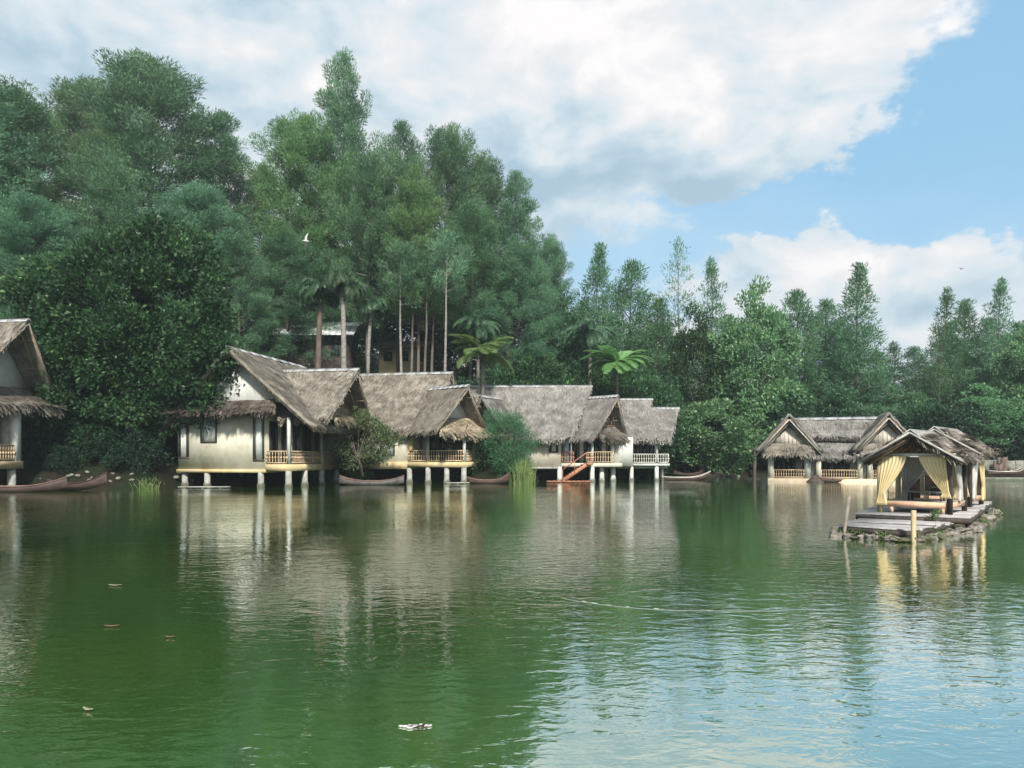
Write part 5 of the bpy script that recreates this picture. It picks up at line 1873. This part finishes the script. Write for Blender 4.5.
def pavilion(px_off, label, back_len=0.0, side_off=0.0, zt=1.66):
    """one small open pavilion; local origin = front left post, x along the front, y back"""
    o0 = Vector((10.75 + side_off, 22.2 + px_off, 0))
    rt = empty('raft_pavilion', (o0.x, o0.y, 0.40), RP, label, 'pavilion', 'pavilions on the raft')
    w, d = 1.80, 1.95
    I = Matrix.Identity(4)
    for k, (x, y) in enumerate(((0, 0), (w, 0), (0, d), (w, d))):
        m = M_yel_paint if k in (0, 2) else M_dark
        b = MB()
        b.bar((x, y, 0.0), (x, y, zt + 0.05), 0.13, 0.13, up=(0, 1, 0))
        b.build('post', m, rt)
    # platform frame with legs
    f = MB()
    f.box(0.07, w - 0.07, -0.04, 0.03, 0.17, 0.33)
    f.box(0.07, w - 0.07, d - 0.03, d + 0.04, 0.17, 0.33)
    f.box(-0.04, 0.03, 0.07, d - 0.07, 0.17, 0.33)
    f.box(w - 0.03, w + 0.04, 0.07, d - 0.07, 0.17, 0.33)
    pf = f.build('platform_frame', M_orange, rt)
    for x in (0.28, 1.6):
        g = MB()
        g.box(x, x + 0.08, -0.035, 0.03, 0.0, 0.168)
        g.build('leg', M_orange, pf)
    s = MB()
    for k in range(14):
        y = 0.04 + (d - 0.1) * k / 14
        s.box(0.04, w - 0.04, y, y + (d - 0.1) / 14 - 0.012, 0.29, 0.322, var=(k * 0.37) % 1)
    s.build('platform_boards', M_plank, rt)
    # top beams
    for nm, a, b_ in (('beam', (-0.15, 0, zt), (w + 0.15, 0, zt)), ('beam', (-0.15, d, zt), (w + 0.15, d, zt)), ('beam', (0, -0.3, zt + 0.09), (0, d + 0.3, zt + 0.09)), ('beam', (w, -0.3, zt + 0.09), (w, d + 0.3, zt + 0.09))):
        b = MB()
        b.bar(a, b_, 0.08, 0.08)
        b.build(nm, M_rail_pale if a[1] == 0 and b_[1] == 0 else M_slat, rt)
    # trusses
    for y in (-0.02, d + 0.02, d / 2):
        t = MB()
        t.bar((w / 2, y, zt + 0.1), (w / 2, y, zt + 0.52), 0.06)
        t.bar((0.35, y + 0.005, zt + 0.30), (w - 0.35, y + 0.005, zt + 0.30), 0.05)
        t.bar((w / 2, y + 0.01, zt + 0.15), (w / 2 + 0.42, y + 0.01, zt + 0.34), 0.04)
        t.bar((w / 2, y + 0.01, zt + 0.15), (w / 2 - 0.42, y + 0.01, zt + 0.34), 0.04)
        t.build('truss', M_dark, rt)
    # roof
    Mr = mat2(w / 2, d / 2, R(90))
    L0, L1 = -(d / 2 + 0.42), d / 2 + 0.42 + back_len
    gable_roof(rt, Mr, L0, L1, L0 + 0.05, L1 - 0.05, 1.30, 1.30, zt + 0.66, zt - 0.13, mat=M_shingle, straws=1800, fringe=120, thick=0.05, sag=0.04, cap=True, cap_mat=M_plank, nu=26, nv=14, fl=0.08, slen=0.22)
    for sg in (-1, 1):
        b = MB()
        b.bar((w / 2, -0.46, zt + 0.62), (w / 2 + sg * 1.30, -0.44, zt - 0.18), 0.05, 0.14, up=(0, 1, 0))
        b.build('barge_board', M_plank, rt)
        b = MB()
        b.bar((w / 2, -0.38, zt + 0.49), (w / 2 + sg * 1.24, -0.36, zt - 0.27), 0.045, 0.06, up=(0, 1, 0))
        b.build('barge_board', M_dark, rt)
    # half-height panel in the back left corner, low table and bench
    b = MB()
    b.box(0.10, 0.62, d - 0.02, d + 0.02, 0.34, 0.95)
    b.build('panel', M_brown_panel, rt)
    b = MB()
    b.box(-0.03, 0.01, 0.15, 0.85, 0.34, 0.95)
    b.build('panel', M_brown_panel, rt)
    return rt


M_shingle = surf('worn_shingles', (0.25, 0.22, 0.19), (0.44, 0.39, 0.34), 3.0, 0.9, 0.5, var=0.4, stain=((0.16, 0.15, 0.12), 0.5))


def low_table(x, y, label):
    o0 = Vector((10.75 + x, 22.2 + y, 0))
    rt = empty('low_table', (o0.x, o0.y, 0.722), RP, label, 'table', 'low tables in the pavilions')
    b = MB()
    b.box(-0.50, 0.50, -0.27, 0.27, 0.24, 0.275)
    b.build('table_top', M_tabletop, rt)
    for sx in (-1, 1):
        for sy in (-1, 1):
            g = MB()
            g.box(sx * 0.42 - 0.025, sx * 0.42 + 0.025, sy * 0.2 - 0.025, sy * 0.2 + 0.025, 0.0, 0.238)
            g.build('leg', M_dark, rt)
    b = MB()
    b.box(-0.03, 0.03, -0.2, 0.2, 0.02, 0.235)
    b.build('panel', M_rail, rt)


M_tabletop = surf('table_board', (0.20, 0.19, 0.19), (0.30, 0.29, 0.28), 3.0, 0.35, 0.05)

pv = pavilion(0.0, 'front pavilion of the raft with yellow tied curtains')
w, d = 1.80, 1.95
I = Matrix.Identity(4)
MQ = Matrix.Rotation(R(90), 4, 'Z')            # local x becomes +y : for side curtains, y = -x offset
curtain(pv, (0.02, -0.06, 1.62), (0.72, -0.06, 1.62), (0.06, 0.55), 0.20, M_yel, I)
curtain(pv, (1.02, -0.06, 1.62), (1.72, -0.06, 1.62), (1.72, 0.62), 0.45, M_yel, I)
curtain(pv, (1.10, d - 0.06, 1.60), (1.75, d - 0.06, 1.60), (1.66, 0.6), 0.34, M_yel, I)
curtain(pv, (0.10, d - 0.06, 1.60), (0.95, d - 0.06, 1.60), (0.22, 0.6), 0.32, M_white_cloth, I)
curtain(pv, (0.20, -w - 0.07, 1.60), (1.0, -w - 0.07, 1.60), (1.0, 0.70), 0.34, M_white_cloth, MQ)
curtain(pv, (0.35, -0.06, 1.60), (1.1, -0.06, 1.60), (0.25, 0.7), 0.34, M_white_cloth, MQ)

pv2 = pavilion(3.0, 'rear pavilion of the raft with white and yellow side curtains', back_len=0.6, side_off=2.35, zt=1.86)
curtain(pv2, (1.02, -0.06, 1.62), (1.72, -0.06, 1.62), (1.68, 0.62), 0.34, M_yel, I)
curtain(pv2, (0.06, -0.06, 1.62), (0.72, -0.06, 1.62), (0.08, 0.62), 0.34, M_white_cloth, I)
curtain(pv2, (0.1, -w - 0.08, 1.60), (0.9, -w - 0.08, 1.60), (0.25, 0.62), 0.25, M_white_cloth, MQ)
curtain(pv2, (1.1, -w - 0.08, 1.60), (1.9, -w - 0.08, 1.60), (1.8, 0.62), 0.15, M_yel, MQ)
curtain(pv2, (1.0, d - 0.05, 1.60), (1.75, d - 0.05, 1.60), (1.7, 0.62), 0.34, M_yel, I)
low_table(1.35, 0.0, 'low grey-topped table standing in the front pavilion')
low_table(3.7, 3.0, 'low grey-topped table standing in the rear pavilion')

# ------------------------------------------------------------------ small things on the water
M_leaf_pale = surf('fallen_leaf', (0.22, 0.21, 0.13), (0.32, 0.30, 0.20), 8, 0.7, 0)
M_leaf_brown = surf('brown_leaf', (0.15, 0.085, 0.05), (0.22, 0.13, 0.08), 8, 0.7, 0)


def leaf(px, py, L, rz, mat, label, name='fallen_leaf', cat='leaf', curl=0.012):
    D = CAM_H * FOC / (py - HOR)
    mb = MB()
    n = 10
    V = []
    for i in range(n + 1):
        t = i / n
        w = L * 0.16 * math.sin(math.pi * min(0.98, max(0.02, t))) ** 0.8
        x = (t - 0.5) * L
        z = 0.012 + curl * 4 * (t - 0.5) ** 2
        for s, dz in ((-1, 0.006), (0, 0), (1, 0.006)):
            V.append((x, s * w, z + dz))
    F = []
    for i in range(n):
        for k in range(2):
            a = i * 3 + k
            F.append((a, a + 3, a + 4, a + 1))
    mb.add(V, F)
    o = mb.build(name, mat, loc=(X(px, D), D, 0), rz=rz)
    o.modifiers.new('thick', 'SOLIDIFY').thickness = 0.004
    return tag(o, label, cat)


leaf(115, 586, 0.22, R(-6), M_leaf_pale, 'pale slender leaf floating on the left of the lake, farther one')
leaf(112, 627, 0.17, R(8), M_leaf_brown, 'brown slender leaf floating on the left of the lake')
leaf(88, 711, 0.11, R(-25), M_leaf_pale, 'pale greenish leaf floating near the lower left corner')
leaf(170, 638, 0.10, R(3), M_leaf_brown, 'faint brown leaf right of the brown slender leaf')
leaf(418, 505 + 32, 0.20, R(3), M_leaf_pale, 'tiny pale leaf floating in front of the second hut')
# foam and a twig at the lower centre
mb = MB()
rng = np.random.default_rng(12)
for k in range(16):
    x, y = rng.normal(0, 0.055), rng.normal(0, 0.02)
    r = rng.uniform(0.006, 0.018)
    a = [(x + r * 1.6 * math.cos(t), y + r * math.sin(t)) for t in np.linspace(0, 2 * math.pi, 9)[:-1]]
    mb.poly_prism(a, 0.002, 0.012)
D = CAM_H * FOC / (727 - HOR)
tag(mb.build('foam_patch', M_white_cloth, loc=(X(415, D), D, 0)), 'small patch of white foam floating near the lower edge', 'foam')
mb = MB()
mb.tube([(-0.05, 0, 0.008), (0.0, 0.01, 0.02), (0.05, -0.005, 0.006)], 0.006, 6)
mb.tube([(0.0, 0.01, 0.02), (0.03, 0.03, 0.03)], 0.004, 5)
tag(mb.build('twig', M_dark, loc=(X(421, D), D - 0.04, 0)), 'short dark twig drifting against the white foam', 'twig')

# white bird in the trees and a swallow in the sky
def bird(name, loc, s, mat, label, rz=0.0, tilt=0.0):
    mb = MB()
    mb.tube([(-0.30, 0, 0.0), (-0.18, 0, 0.01), (0, 0, 0.02), (0.16, 0, 0.03), (0.24, 0, 0.05), (0.33, 0, 0.03)], [0.005, 0.04, 0.075, 0.05, 0.035, 0.004], 8)
    for sg in (-1, 1):
        v = [(0.12, 0, 0.03), (-0.10, 0, 0.03), (-0.10, sg * 0.30, 0.16), (0.06, sg * 0.34, 0.19), (-0.16, sg * 0.70, 0.10)]
        up = [(p[0], p[1], p[2] + 0.012) for p in v]
        mb.add(v + up, [(0, 1, 2, 3), (3, 2, 4), (8, 7, 6, 5), (9, 7, 8), (0, 3, 8, 5), (3, 4, 9, 8), (4, 2, 7, 9), (2, 1, 6, 7)])
    o = mb.build(name, mat)
    o.location = loc
    o.scale = (s, s, s)
    o.rotation_euler = (R(50) + tilt, 0, rz)
    return tag(o, label, 'bird')


bird('bird', at(306, 241, 62), 0.95, M_wall_white, 'white bird flying before the dark pines left of the palms', R(200), 0.3)
bird('bird', at(961, 269, 70), 0.55, M_dark, 'tiny dark bird in the sky above the right-hand conifers', R(20), -0.5)

# ------------------------------------------------------------------ haze over the lake
def haze():
    m = bpy.data.materials.new('haze_air')
    m.use_nodes = True
    nt = m.node_tree
    nt.nodes.clear()
    out = nt.nodes.new('ShaderNodeOutputMaterial')
    v = nt.nodes.new('ShaderNodeVolumePrincipled')
    v.inputs['Color'].default_value = (0.80, 0.93, 1.0, 1)
    v.inputs['Density'].default_value = 0.0005
    v.inputs['Anisotropy'].default_value = 0.2
    nt.links.new(v.outputs[0], out.inputs['Volume'])
    mb = MB()
    mb.box(-1000, 1000, -330, 1500, -3.2, 75)
    o = mb.build('haze', m)
    tag(o, kind='stuff')


haze()
